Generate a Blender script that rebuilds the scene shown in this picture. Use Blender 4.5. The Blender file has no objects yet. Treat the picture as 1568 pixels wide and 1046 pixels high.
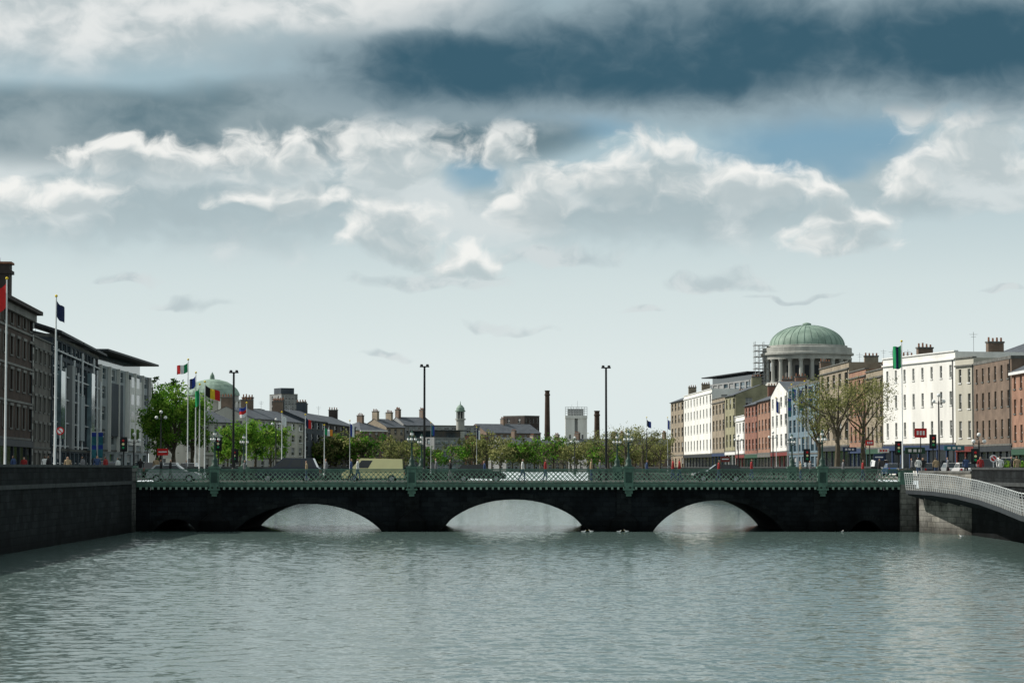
import bpy, bmesh, math, random
import numpy as np
from mathutils import Vector, Matrix
random.seed(7)
scene=bpy.context.scene
scene.view_settings.view_transform='Standard'
scene.view_settings.look='None'
scene.view_settings.exposure=0
EYE=4.9; F=3700.0; G=3.9
# image coordinate helpers: pixel column (0..1568, 784 = image centre) or pixel row + distance in metres -> world metres
def X_(b,d): return (b-784.0)*d/F  # b is an image pixel column
def Z_(y,d): return EYE+(716.0-y)*d/F  # y is an image pixel row

# ---------------------------------------------------------------- materials
def nt_new(name):
    m=bpy.data.materials.new(name); m.use_nodes=True
    return m,m.node_tree,m.node_tree.nodes['Principled BSDF']
def mat(name,col,rough=.8,var=.25,scale=.6,metal=0.0,streak=False,bump=0.0,spec=.3,col2=None):
    m,nt,p=nt_new(name); N=nt.nodes; L=nt.links
    geo=N.new('ShaderNodeNewGeometry'); mp=N.new('ShaderNodeMapping')
    mp.inputs['Scale'].default_value=(1,1,.25 if streak else 1)
    L.new(geo.outputs['Position'],mp.inputs['Vector'])
    n=N.new('ShaderNodeTexNoise'); n.inputs['Scale'].default_value=scale; n.inputs['Detail'].default_value=4; n.inputs['Roughness'].default_value=.65
    L.new(mp.outputs[0],n.inputs['Vector'])
    r=N.new('ShaderNodeValToRGB'); r.color_ramp.elements[0].position=.3; r.color_ramp.elements[1].position=.7
    a=[max(0,c*(1-var)) for c in col]; b=[min(1,c*(1+var)) for c in (col2 or col)]
    r.color_ramp.elements[0].color=(*a,1); r.color_ramp.elements[1].color=(*b,1)
    L.new(n.outputs['Fac'],r.inputs['Fac']); L.new(r.outputs['Color'],p.inputs['Base Color'])
    p.inputs['Roughness'].default_value=rough; p.inputs['Metallic'].default_value=metal
    p.inputs['Specular IOR Level'].default_value=spec
    return m
def stone_blocks(name,c1,c2,mort,bw=1.1,bh=.42,axis='x'):
    m,nt,p=nt_new(name); N=nt.nodes; L=nt.links
    geo=N.new('ShaderNodeNewGeometry'); sp=N.new('ShaderNodeSeparateXYZ'); cb=N.new('ShaderNodeCombineXYZ')
    L.new(geo.outputs['Position'],sp.inputs[0])
    ad=N.new('ShaderNodeMath'); ad.operation='ADD'
    L.new(sp.outputs['X'],ad.inputs[0]); L.new(sp.outputs['Y'],ad.inputs[1])
    L.new(ad.outputs[0],cb.inputs[0]); L.new(sp.outputs['Z'],cb.inputs[1])
    bt=N.new('ShaderNodeTexBrick'); bt.inputs['Color1'].default_value=(*c1,1); bt.inputs['Color2'].default_value=(*c2,1); bt.inputs['Mortar'].default_value=(*mort,1)
    bt.inputs['Scale'].default_value=1; bt.inputs['Mortar Size'].default_value=.018; bt.inputs['Brick Width'].default_value=bw; bt.inputs['Row Height'].default_value=bh
    L.new(cb.outputs[0],bt.inputs['Vector'])
    n=N.new('ShaderNodeTexNoise'); n.inputs['Scale'].default_value=.5; n.inputs['Detail'].default_value=8; n.inputs['Roughness'].default_value=.7
    L.new(geo.outputs['Position'],n.inputs['Vector'])
    mr=N.new('ShaderNodeMapRange'); mr.inputs['From Min'].default_value=.35; mr.inputs['From Max'].default_value=.65; mr.inputs['To Min'].default_value=.35; mr.inputs['To Max'].default_value=1.6
    L.new(n.outputs['Fac'],mr.inputs[0])
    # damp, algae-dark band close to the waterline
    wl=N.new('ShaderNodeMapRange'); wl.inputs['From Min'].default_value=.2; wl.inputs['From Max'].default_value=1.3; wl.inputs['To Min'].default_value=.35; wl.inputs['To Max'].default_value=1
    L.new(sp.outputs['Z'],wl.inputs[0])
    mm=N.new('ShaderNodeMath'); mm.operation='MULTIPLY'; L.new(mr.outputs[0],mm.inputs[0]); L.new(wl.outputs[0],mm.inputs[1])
    vm=N.new('ShaderNodeVectorMath'); vm.operation='SCALE'; L.new(bt.outputs['Color'],vm.inputs[0]); L.new(mm.outputs[0],vm.inputs['Scale'])
    L.new(vm.outputs[0],p.inputs['Base Color']); p.inputs['Roughness'].default_value=.9; p.inputs['Specular IOR Level'].default_value=.12
    bp=N.new('ShaderNodeBump'); bp.inputs['Strength'].default_value=.5; bp.inputs['Distance'].default_value=.04
    L.new(bt.outputs['Fac'],bp.inputs['Height']); bp.invert=True; L.new(bp.outputs[0],p.inputs['Normal'])
    return m
def leafmat(name,col,tr=.35):
    m=bpy.data.materials.new(name); m.use_nodes=True; nt=m.node_tree; nt.nodes.clear(); N=nt.nodes; L=nt.links
    o=N.new('ShaderNodeOutputMaterial'); d=N.new('ShaderNodeBsdfDiffuse'); t=N.new('ShaderNodeBsdfTranslucent'); mx=N.new('ShaderNodeMixShader')
    geo=N.new('ShaderNodeNewGeometry'); n=N.new('ShaderNodeTexNoise'); n.inputs['Scale'].default_value=1.1
    L.new(geo.outputs['Position'],n.inputs['Vector']); r=N.new('ShaderNodeValToRGB')
    r.color_ramp.elements[0].position=.35; r.color_ramp.elements[1].position=.65
    r.color_ramp.elements[0].color=(*[c*.6 for c in col],1); r.color_ramp.elements[1].color=(*[c*1.4 for c in col],1)
    L.new(n.outputs['Fac'],r.inputs[0]); L.new(r.outputs[0],d.inputs[0]); L.new(r.outputs[0],t.inputs[0])
    mx.inputs[0].default_value=tr; L.new(d.outputs[0],mx.inputs[1]); L.new(t.outputs[0],mx.inputs[2]); L.new(mx.outputs[0],o.inputs[0])
    return m
def glassmat(name,col=(.02,.03,.035),rough=.08):
    return mat(name,col,rough,.5,.35,spec=.6)

M={}
def defm(k,*a,**kw): M[k]=mat(k,*a,**kw); return M[k]
defm('iron_green',(.085,.165,.125),.5,.35,1.5)
defm('iron_green_dark',(.025,.06,.046),.5,.3,1.5)
defm('lattice_green',(.19,.30,.225),.5,.4,1.5); defm('rail_green',(.24,.34,.27),.5,.3,1.5)
defm('black_metal',(.012,.014,.016),.5,.3,1)
defm('galv',(.42,.44,.45),.45,.15,2,metal=.3)
defm('rail_grey',(.50,.52,.52),.5,.15,2)
defm('white_metal',(.70,.72,.72),.5,.1,2)
defm('asphalt',(.05,.05,.052),.9,.25,.8)
defm('paving',(.22,.215,.2),.9,.25,.9)
defm('markings',(.75,.75,.72),.7,.1,2)
defm('earth',(.12,.12,.10),.95,.3,.05)
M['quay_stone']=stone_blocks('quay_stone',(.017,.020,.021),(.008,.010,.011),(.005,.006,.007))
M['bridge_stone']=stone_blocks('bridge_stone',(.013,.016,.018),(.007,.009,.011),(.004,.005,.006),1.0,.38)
M['cutwater_shade_stone']=stone_blocks('cutwater_shade_stone',(.007,.009,.010),(.005,.006,.007),(.003,.004,.004),1.0,.38)  # bridge stone with shade put into its colour, keeps sunlit cutwaters dark
M['pale_stone']=stone_blocks('pale_stone',(.25,.24,.21),(.17,.165,.15),(.08,.08,.07),.9,.42)
M['mid_stone']=stone_blocks('mid_stone',(.13,.13,.12),(.09,.09,.088),(.04,.04,.04),.9,.42)
defm('coping',(.13,.13,.12),.85,.35,1.2)
defm('coping_dark',(.045,.05,.05),.85,.35,1.2)
defm('white_wall',(.76,.75,.71),.8,.16,.25,streak=True)
defm('cream_wall',(.47,.45,.38),.8,.18,.25,streak=True)
defm('grey_wall',(.27,.28,.28),.8,.2,.25,streak=True)
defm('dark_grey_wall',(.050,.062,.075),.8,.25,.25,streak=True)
defm('office_wall',(.27,.30,.31),.8,.2,.25,streak=True)
defm('limestone',(.38,.38,.35),.8,.3,.3,streak=True)
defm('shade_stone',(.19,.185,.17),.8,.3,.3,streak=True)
defm('old_stone',(.13,.12,.105),.85,.4,.5,streak=True)
defm('brick_red',(.24,.115,.085),.85,.32,.7)
defm('brick_orange',(.29,.165,.115),.85,.3,.7)
defm('brick_brown',(.17,.125,.095),.85,.32,.6)
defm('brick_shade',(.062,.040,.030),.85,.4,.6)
defm('brick_dark',(.05,.04,.036),.85,.3,.5)
defm('brick_tan',(.28,.235,.175),.85,.3,.6)
defm('brick_yellow',(.28,.265,.17),.85,.28,.6)
defm('blue_render',(.14,.20,.24),.7,.2,.4)
defm('slate',(.075,.085,.10),.7,.3,.9)
defm('roof_metal',(.16,.20,.23),.35,.2,.6,metal=.3)
defm('copper_green',(.175,.265,.21),.65,.3,.5,streak=True,col2=(.24,.32,.265))
defm('copper_dark',(.09,.15,.125),.65,.35,.5)
defm('trim_white',(.72,.72,.70),.6,.1,1)
defm('trim_dark',(.03,.035,.04),.6,.2,1)
defm('terracotta',(.25,.12,.075),.8,.25,2)
M['glass']=glassmat('window_glass',(.015,.02,.025)); M['glass_blue']=glassmat('glass_blue',(.03,.06,.08),.06); M['glass_pale']=glassmat('glass_pale',(.16,.22,.24),.1)
defm('bark',(.10,.085,.06),.9,.3,2)
for k,c in dict(leaf_a=(.14,.29,.035),leaf_b=(.05,.14,.02),leaf_c=(.23,.36,.06),olive_a=(.19,.21,.075),olive_b=(.11,.13,.05),olive_c=(.30,.30,.12),dark_a=(.03,.06,.02)).items(): M[k]=leafmat(k,c,.45)
for k,c in dict(f_red=(.55,.02,.02),f_white=(.8,.8,.8),f_blue=(.02,.05,.3),f_green=(.01,.28,.10),f_orange=(.75,.25,.03),f_black=(.01,.01,.01),f_yellow=(.75,.55,.03),f_navy=(.01,.02,.07),shop_red=(.17,.035,.03),shop_blue=(.025,.045,.10),shop_green=(.03,.08,.05),shop_teal=(.03,.16,.2)).items(): defm(k,c,.7,.12,3)
for k,c in dict(p_dark=(.012,.018,.035),p_yellow=(.88,.80,.40),p_white=(.7,.7,.7),p_red=(.2,.02,.02),p_silver=(.35,.37,.38),p_black=(.012,.012,.013),p_blue=(.03,.08,.22)).items(): defm(k,c,.25,.05,1,spec=.6)
defm('tyre',(.015,.015,.015),.9,.1,3); defm('skin',(.45,.27,.19),.6,.1,4); defm('hair',(.04,.025,.015),.7,.3,6)
for k,c in dict(c_blue=(.04,.07,.16),c_black=(.02,.02,.022),c_red=(.3,.03,.03),c_grey=(.18,.18,.19),c_tan=(.35,.26,.16),c_white=(.65,.65,.63),c_jean=(.05,.08,.15)).items(): defm(k,c,.85,.2,5)
m,nt,p=nt_new('lamp_globe'); p.inputs['Base Color'].default_value=(.8,.8,.78,1); p.inputs['Roughness'].default_value=.25; M['lamp_globe']=m

# ---------------------------------------------------------------- mesh builder
class MB:
    def __init__(s): s.v=[]; s.f=[]; s.mi=[]; s.mats=[]
    def m(s,k):
        if k not in s.mats: s.mats.append(k)
        return s.mats.index(k)
    def poly(s,pts,k):
        b=len(s.v); s.v+= [tuple(p) for p in pts]; s.f.append(tuple(range(b,b+len(pts)))); s.mi.append(s.m(k))
    def obox(s,O,t,n,s0,s1,o0,o1,z0,z1,k):
        c=[]
        for z in (z0,z1):
            for (a,o) in ((s0,o0),(s1,o0),(s1,o1),(s0,o1)):
                c.append((O[0]+t[0]*a+n[0]*o,O[1]+t[1]*a+n[1]*o,z))
        b=len(s.v); s.v+=c; i=s.m(k)
        for f in ((0,1,2,3),(4,5,6,7),(0,1,5,4),(1,2,6,5),(2,3,7,6),(3,0,4,7)):
            s.f.append(tuple(b+q for q in f)); s.mi.append(i)
    def box(s,x0,x1,y0,y1,z0,z1,k): s.obox((0,0),(1,0),(0,1),x0,x1,y0,y1,z0,z1,k)
    def cyl(s,p0,p1,r0,r1,k,n=8,cap=True):
        p0=Vector(p0);p1=Vector(p1);d=(p1-p0)
        if d.length<1e-6: return
        d.normalize(); a=Vector((0,0,1)) if abs(d.z)<.9 else Vector((1,0,0)); u=d.cross(a).normalized(); w=d.cross(u)
        b=len(s.v); i=s.m(k)
        for (p,r) in ((p0,r0),(p1,r1)):
            for j in range(n):
                t=2*math.pi*j/n; s.v.append(tuple(p+u*(r*math.cos(t))+w*(r*math.sin(t))))
        for j in range(n): s.f.append((b+j,b+(j+1)%n,b+n+(j+1)%n,b+n+j)); s.mi.append(i)
        if cap: s.f.append(tuple(b+j for j in range(n))); s.mi.append(i); s.f.append(tuple(b+n+j for j in range(n))); s.mi.append(i)
    def lathe(s,c,prof,k,n=16):
        b=len(s.v); i=s.m(k)
        for (r,z) in prof:
            for j in range(n):
                t=2*math.pi*j/n; s.v.append((c[0]+r*math.cos(t),c[1]+r*math.sin(t),c[2]+z))
        for q in range(len(prof)-1):
            for j in range(n): s.f.append((b+q*n+j,b+q*n+(j+1)%n,b+(q+1)*n+(j+1)%n,b+(q+1)*n+j)); s.mi.append(i)
    def ball(s,c,r,k,n=10,sz=1): s.lathe(c,[(r*math.sin(math.pi*q/6)+.0005,-r*sz*math.cos(math.pi*q/6)) for q in range(7)],k,n)
    def obj(s,name,parent=None,smooth=False,loc=None):
        me=bpy.data.meshes.new(name); me.from_pydata(s.v,[],s.f)
        for k in s.mats: me.materials.append(M[k])
        me.polygons.foreach_set('material_index',s.mi)
        if smooth: me.polygons.foreach_set('use_smooth',[True]*len(s.f))
        me.update(); o=bpy.data.objects.new(name,me); scene.collection.objects.link(o)
        if parent: o.parent=parent
        if loc: o.location=loc
        return o
def empty(name,loc=(0,0,0)):
    e=bpy.data.objects.new(name,None); scene.collection.objects.link(e); e.location=loc; e.empty_display_size=.5; return e

# ---------------------------------------------------------------- world / sky
w=bpy.data.worlds.new("World"); scene.world=w; w.use_nodes=True; nt=w.node_tree; nt.nodes.clear(); N=nt.nodes; L=nt.links
w.cycles.sampling_method='NONE'
def MM(op,a,b=None,c=None,clamp=False):
    n=N.new('ShaderNodeMath'); n.operation=op; n.use_clamp=clamp
    for i,q in enumerate((a,b,c)):
        if q is None: continue
        if isinstance(q,(int,float)): n.inputs[i].default_value=q
        else: L.new(q,n.inputs[i])
    return n.outputs[0]
def VV(op,a,b=None,c=None):
    n=N.new('ShaderNodeVectorMath'); n.operation=op
    for i,q in enumerate((a,b,c)):
        if q is None: continue
        if isinstance(q,tuple): n.inputs[i].default_value=q
        else: L.new(q,n.inputs[i])
    return n.outputs['Value'] if op=='DOT_PRODUCT' else n.outputs[0]
def sstep(x,a,b,t0=0,t1=1):
    n=N.new('ShaderNodeMapRange'); n.interpolation_type='SMOOTHSTEP'; L.new(x,n.inputs[0])
    n.inputs[1].default_value=a; n.inputs[2].default_value=b; n.inputs[3].default_value=t0; n.inputs[4].default_value=t1; return n.outputs[0]
def mixc(f,a,b):
    n=N.new('ShaderNodeMix'); n.data_type='RGBA'
    if isinstance(f,float): n.inputs[0].default_value=f
    else: L.new(f,n.inputs[0])
    for i,q in ((6,a),(7,b)):
        if isinstance(q,tuple): n.inputs[i].default_value=(*q,1)
        else: L.new(q,n.inputs[i])
    return n.outputs[2]
tc=N.new('ShaderNodeTexCoord'); sp=N.new('ShaderNodeSeparateXYZ'); L.new(tc.outputs['Generated'],sp.inputs[0])
U0=MM('MULTIPLY',MM('ARCTAN2',sp.outputs[0],sp.outputs[1]),3.7)
V0=MM('MULTIPLY',MM('ARCSINE',sp.outputs[2]),3.7)
def comb(a,b,c=0.0):
    n=N.new('ShaderNodeCombineXYZ')
    for i,q in enumerate((a,b,c)):
        if isinstance(q,float): n.inputs[i].default_value=q
        else: L.new(q,n.inputs[i])
    return n.outputs[0]
def noise(vec,scale,detail=6,rough=.55,col=False):
    n=N.new('ShaderNodeTexNoise'); n.noise_dimensions='2D'; n.inputs['Scale'].default_value=scale; n.inputs['Detail'].default_value=detail; n.inputs['Roughness'].default_value=rough
    L.new(vec,n.inputs['Vector']); return n.outputs['Color' if col else 'Fac']
wn=noise(comb(U0,MM('MULTIPLY',V0,1.5)),9,2,.6,True); ws=N.new('ShaderNodeSeparateXYZ'); L.new(wn,ws.inputs[0])
U=MM('ADD',U0,MM('MULTIPLY_ADD',ws.outputs[0],.08,-.04)); V=MM('ADD',V0,MM('MULTIPLY_ADD',ws.outputs[1],.05,-.025))
def field(vec,ells,k=.35,dv=(0,0)):
    acc=None
    for (cx,cy,rx,rt,rb) in ells:
        cx=(cx-784)/1000-dv[0]; cy=(716-cy)/1000-dv[1]; rx/=1000; rt/=1000; rb/=1000
        a=VV('MULTIPLY_ADD',vec,(1/rx,1/rt,-1/rb),(-cx/rx,-cy/rt,cy/rb)); a=VV('MAXIMUM',a,(-1e4,0,0)); e=VV('DOT_PRODUCT',a,a)
        acc=e if acc is None else MM('SMOOTH_MIN',acc,e,k)
    return MM('SUBTRACT',1.0,acc)
UV=comb(U,V,V); UV0=comb(U0,V0,V0)
puffs=[(600,372,95,80,32),(710,400,75,34,22),(975,272,125,70,44),(1125,285,95,42,32),(820,315,80,62,38),
 (1490,230,125,85,66),(1385,290,52,46,22),(1290,376,86,66,28),(1248,295,58,34,20),(590,236,130,54,52),(785,225,46,48,45),
 (140,306,90,42,32),(250,250,150,36,34),(30,318,90,36,28),(450,310,120,28,20),(430,235,100,36,40)]
small=[(650,432,130,20,14),(1110,440,90,26,12),(200,432,60,14,8),(290,466,80,14,8),(780,503,66,12,7),(590,547,55,9,5),(990,474,42,9,5),(1522,452,34,8,4),(1210,460,70,8,5),(860,395,110,20,14)]
dark=[(1130,72,460,85,110),(1460,72,380,75,100),(780,100,360,54,84),(1030,120,300,60,60)]
midg=[(180,190,500,42,62),(520,170,300,44,46),(760,205,140,26,42)]
veil=[(250,300,560,100,90),(980,305,420,60,80),(1450,290,260,80,50)]
fA=noise(comb(U,MM('MULTIPLY',V,1.35)),13,7,.55)
fB=noise(comb(MM('ADD',U,-.008),MM('MULTIPLY',MM('ADD',V,.018),1.35)),13,4,.55)
fL=noise(comb(U0,MM('MULTIPLY',V0,2.2)),3.2,4,.5)
fS=MM('MULTIPLY_ADD',fL,.65,MM('MULTIPLY',fA,.35))
P1=MM('ADD',field(UV,puffs),MM('MULTIPLY_ADD',fA,3.4,-1.80))
P2=MM('ADD',field(UV,puffs,.35,(-.012,.028)),MM('MULTIPLY_ADD',fB,3.4,-1.80))
S0=sstep(P2,-.6,1.1)
# sunlit crowns; where cloud stands above a point the edge gets soft (bases melt into the haze)
pm=MM('MULTIPLY',sstep(P1,-.40,.75),MM('MULTIPLY_ADD',S0,-.25,.96))
sh=MM('MULTIPLY',S0,.95)
S1=MM('ADD',field(UV,small),MM('MULTIPLY_ADD',fA,2.4,-1.3)); sm=MM('MULTIPLY',sstep(S1,-.3,1.0),.65)
D1=MM('ADD',field(UV0,dark),MM('MULTIPLY_ADD',fL,1.1,-.5)); D1=MM('ADD',D1,MM('MULTIPLY_ADD',fA,.8,-.4)); dm=sstep(D1,-.95,.5)
G1=MM('ADD',field(UV0,midg),MM('MULTIPLY_ADD',fS,1.8,-.9)); gm=MM('MULTIPLY',sstep(G1,-1.0,.6),.95)
V1=MM('ADD',field(UV,veil),MM('MULTIPLY_ADD',fS,2.8,-1.4)); vm_=MM('MULTIPLY',sstep(V1,-.6,.8),.85)
sky=N.new('ShaderNodeTexSky'); sky.sky_type='NISHITA'; sky.sun_disc=False
SUN_EL=math.radians(42); SUN_AZ=math.radians(-76)   # azimuth measured from +Y towards +X
sky.sun_elevation=SUN_EL; sky.sun_rotation=SUN_AZ; sky.air_density=1; sky.dust_density=1.2
def scale(c,f):
    n=N.new('ShaderNodeVectorMath'); n.operation='SCALE'; L.new(c,n.inputs[0]); n.inputs['Scale'].default_value=f; return n.outputs[0]
def vmul(c,t): return VV('MULTIPLY',c,t)
nish=vmul(scale(sky.outputs[0],.1),(.55,.75,.85))
hz=N.new('ShaderNodeValToRGB'); L.new(V0,hz.inputs[0]); cr=hz.color_ramp
cr.elements[0].position=0; cr.elements[0].color=(.735,.81,.805,1); cr.elements[1].position=.75; cr.elements[1].color=(.36,.48,.53,1)
for ps,c in ((.16,(.72,.80,.795)),(.28,(.64,.735,.74)),(.38,(.52,.63,.66)),(.52,(.36,.50,.565))):
    e=cr.elements.new(ps); e.color=(*c,1)
gaps=[(1250,235,170,70,45),(870,185,120,30,30),(725,250,50,60,50),(1330,225,60,50,50)]
gE=sstep(MM('ADD',field(UV,gaps),MM('MULTIPLY_ADD',fA,1.2,-.6)),-.5,1.0)
base=hz.outputs[0]
c=mixc(vm_,base,mixc(sstep(fS,.38,.60),(.38,.47,.50),(.67,.725,.73)))
c=mixc(MM('MULTIPLY',gE,.85),c,mixc(.4,nish,(.20,.40,.54)))
c=mixc(gm,c,mixc(sstep(fS,.3,.7),(.11,.185,.225),(.31,.39,.42)))
tl=[(130,15,520,120,105),(560,30,240,50,50)]
T1=MM('ADD',field(UV0,tl),MM('MULTIPLY_ADD',fL,1.6,-.8)); tm=sstep(T1,-.6,.9)
c=mixc(tm,c,mixc(sstep(fS,.38,.58),(.44,.515,.54),(.77,.795,.79)))
c=mixc(sm,c,mixc(sstep(fB,.4,.62),(.42,.50,.53),(.64,.69,.70)))
pc=mixc(sh,(.90,.905,.875),(.42,.505,.53))
c=mixc(pm,c,pc)
dc=mixc(sstep(D1,-.2,1.1),(.30,.39,.435),(.044,.112,.160))
c=mixc(dm,c,dc)
fo=noise(comb(sp.outputs[0],sp.outputs[1]),2.2,3,.55)
over=mixc(sstep(fo,.40,.6),(.29,.36,.375),(.62,.67,.665))
c=mixc(sstep(V0,.74,1.0),c,over)
c=mixc(sstep(V0,-.02,-.3),c,(.12,.13,.13))
bg=N.new('ShaderNodeBackground'); bg.inputs['Strength'].default_value=.1; L.new(scale(c,10.0),bg.inputs[0])
wo=N.new('ShaderNodeOutputWorld'); L.new(bg.outputs[0],wo.inputs[0])
# sun
sd=bpy.data.lights.new('sun','SUN'); sd.energy=4.8; sd.angle=math.radians(.5); sd.color=(1,.95,.87)
so=bpy.data.objects.new('sun',sd); scene.collection.objects.link(so)
ts=Vector((math.cos(SUN_EL)*math.sin(SUN_AZ),math.cos(SUN_EL)*math.cos(SUN_AZ),math.sin(SUN_EL)))
so.rotation_euler=ts.to_track_quat('Z','Y').to_euler(); so.location=(0,0,200)

# ---------------------------------------------------------------- camera
cd=bpy.data.cameras.new('camera'); cd.lens=85; cd.sensor_width=36; cd.clip_end=20000; cd.clip_start=.5
co=bpy.data.objects.new('camera',cd); scene.collection.objects.link(co); co.location=(0,0,EYE)
co.rotation_euler=(math.radians(90+2.985),0,0); scene.camera=co

# ---------------------------------------------------------------- water
m,nt2,p=nt_new('river_water'); n2=nt2.nodes; l2=nt2.links
geo=n2.new('ShaderNodeNewGeometry')
def wv_(sx,sy,sc,det,amp,ang=0.0):
    mp=n2.new('ShaderNodeMapping'); mp.inputs['Scale'].default_value=(sx,sy,1); mp.inputs['Rotation'].default_value=(0,0,ang)
    l2.new(geo.outputs['Position'],mp.inputs[0]); t=n2.new('ShaderNodeTexNoise'); t.noise_dimensions='2D'; t.inputs['Scale'].default_value=sc; t.inputs['Detail'].default_value=det; t.inputs['Roughness'].default_value=.6
    l2.new(mp.outputs[0],t.inputs['Vector'])
    s=n2.new('ShaderNodeVectorMath'); s.operation='MULTIPLY_ADD'; l2.new(t.outputs['Color'],s.inputs[0]); s.inputs[1].default_value=(amp*.6,amp,0); s.inputs[2].default_value=(-amp*.3,-amp*.5,0); return s.outputs[0]
def vadd(a,b):
    s=n2.new('ShaderNodeVectorMath'); s.operation='ADD'; l2.new(a,s.inputs[0]); l2.new(b,s.inputs[1]); return s.outputs[0]
nn=vadd(vadd(geo.outputs['Normal'],wv_(.6,1,1.6,2,.17,.1)),wv_(.7,1,5.5,1,.18,-.15))
nv=n2.new('ShaderNodeVectorMath'); nv.operation='NORMALIZE'; l2.new(nn,nv.inputs[0]); l2.new(nv.outputs[0],p.inputs['Normal'])
p.inputs['Base Color'].default_value=(.092,.138,.128,1); p.inputs['Roughness'].default_value=.12; p.inputs['IOR'].default_value=1.33
M['water']=m
rng=np.random.RandomState(3)
def waves(Xg,Yg):
    H=np.zeros_like(Xg)
    wx=Xg+.8*np.sin(Yg*.11+1)+.5*np.sin(Xg*.23+Yg*.07); wy=Yg+.9*np.sin(Xg*.13+.5)+.4*np.sin(Xg*.31+Yg*.19)
    for i in range(46):
        lam=float(np.exp(rng.uniform(math.log(.55),math.log(1.5)))); ang=rng.normal(math.pi/2+.12,.6); k=2*math.pi/lam
        slope=.0135; a=slope/k; ph=rng.uniform(0,6.28)
        env=.6+.4*np.sin(Xg*rng.uniform(.02,.12)+Yg*rng.uniform(.02,.10)+ph*2)
        H+=a*env*np.sin(k*(math.cos(ang)*wx+math.sin(ang)*wy)+ph)
    return H
gx=np.linspace(-36,36,400); gy=np.concatenate([np.arange(42,100,.13),np.arange(100,188,.24)]); gy[-1]=188
Xg,Yg=np.meshgrid(gx,gy); Hg=waves(Xg,Yg); fade=np.clip((188-Yg)/3,0,1)*np.clip((Yg-42)/2,0,1); Hg*=fade
nxg,nyg=len(gx),len(gy)
vs=np.stack([Xg,Yg,Hg],-1).reshape(-1,3); ii=np.arange(nxg*nyg).reshape(nyg,nxg)
fs=np.stack([ii[:-1,:-1],ii[:-1,1:],ii[1:,1:],ii[1:,:-1]],-1).reshape(-1,4)
vs=vs.tolist(); fs=fs.tolist(); b=len(vs)
vs+=[(-80,-400,0),(80,-400,0),(80,42,0),(-80,42,0),(-80,188,0),(80,188,0),(80,900,0),(-80,900,0)]
fs+=[[b,b+1,b+2,b+3],[b+4,b+5,b+6,b+7]]
me=bpy.data.meshes.new('water'); me.from_pydata(vs,[],fs); me.materials.append(M['water']); me.polygons.foreach_set('use_smooth',[True]*len(fs)); me.update()
scene.collection.objects.link(bpy.data.objects.new('water',me))

# ---------------------------------------------------------------- ground sheet, quays
LW=[(-28.8,-400),(-28.8,186.6),(-29.6,188),(-29.6,208),(-32,300),(-33,420),(-24,560),(-15,700),(0,830)]
RW=[(33.4,-400),(33.4,176),(30.9,186.6),(30.9,208),(33,300),(30,420),(27,560),(22,700),(2,832)]
mb=MB()
for Wl,sg in ((LW,-1),(RW,1)):
    for a,b in zip(Wl,Wl[1:]):
        mb.poly([(a[0],a[1],G),(b[0],b[1],G),(sg*6000,b[1] if b[1]>-399 else -400,G),(sg*6000,a[1],G)],'earth')
mb.poly([(-6000,832,G-.001),(6000,832,G-.001),(6000,9000,G-.001),(-6000,9000,G-.001)],'earth')
mb.poly([(-6000,830,G-.002),(0,830,G-.002),(2,832,G-.002),(-6000,832,G-.002)],'earth')
mb.obj('ground')
def strip(name,pts,o0,o1,z,k,sg):
    mb=MB()
    for a,b in zip(pts,pts[1:]): mb.poly([(a[0]+sg*o0,a[1],z),(b[0]+sg*o0,b[1],z),(b[0]+sg*o1,b[1],z),(a[0]+sg*o1,a[1],z)],k)
    return mb.obj(name)
LR=[(-28.8,-100),(-28.8,188),(-29.6,208),(-32,300),(-33,420),(-24,560)]
RR=[(33.4,-100),(33.4,188),(33.4,208),(34,300),(31,420),(28,560)]
for P,sg in ((LR,-1),(RR,1)):
    strip('road',P,3.2,10.6,G+.004,'asphalt',sg)
    mb=MB()
    for a,b in zip(P,P[1:]):
        for o0,o1 in ((.45,3.2),(10.6,14.2)):
            mb.poly([(a[0]+sg*o0,a[1],G+.12),(b[0]+sg*o0,b[1],G+.12),(b[0]+sg*o1,b[1],G+.12),(a[0]+sg*o1,a[1],G+.12)],'paving')
            for o in (o0,o1): mb.poly([(a[0]+sg*o,a[1],G),(b[0]+sg*o,b[1],G),(b[0]+sg*o,b[1],G+.12),(a[0]+sg*o,a[1],G+.12)],'coping')
    mb.obj('pavement')
    mb=MB()
    for y in range(0,190,8):
        xx=(-28.8-6.9) if sg<0 else 33.4+6.9
        mb.box(xx-.06,xx+.06,y,y+3,G+.006,G+.009,'markings')
    mb.obj('road_markings')
def quay(name,pts,sg,top,cop=True,k='quay_stone'):
    mb=MB()
    for a,b in zip(pts,pts[1:]):
        dx,dy=b[0]-a[0],b[1]-a[1]; l=math.hypot(dx,dy); t=(dx/l,dy/l)
        n=(abs(t[1])*sg, -t[0]*sg if t[1]>0 else t[0]*sg)
        mb.obox(a,t,n,0,l,0,.5,-2,top,k)
        if cop: mb.obox(a,t,n,0,l,-.07,.58,top,top+.16,'coping_dark' if k=='quay_stone' else 'coping')
        if k=='quay_stone': mb.obox(a,t,n,0,l,-.10,-.003,G-.25,G,'coping_dark')
    return mb.obj(name)
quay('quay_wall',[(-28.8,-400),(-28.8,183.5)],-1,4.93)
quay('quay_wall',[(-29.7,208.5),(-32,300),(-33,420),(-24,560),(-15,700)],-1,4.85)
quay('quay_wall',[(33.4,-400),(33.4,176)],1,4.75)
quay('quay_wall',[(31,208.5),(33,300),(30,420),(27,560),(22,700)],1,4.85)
quay('abutment_wall',[(33.38,176.05),(30.95,184.2)],1,4.5,True,'pale_stone')

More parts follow.
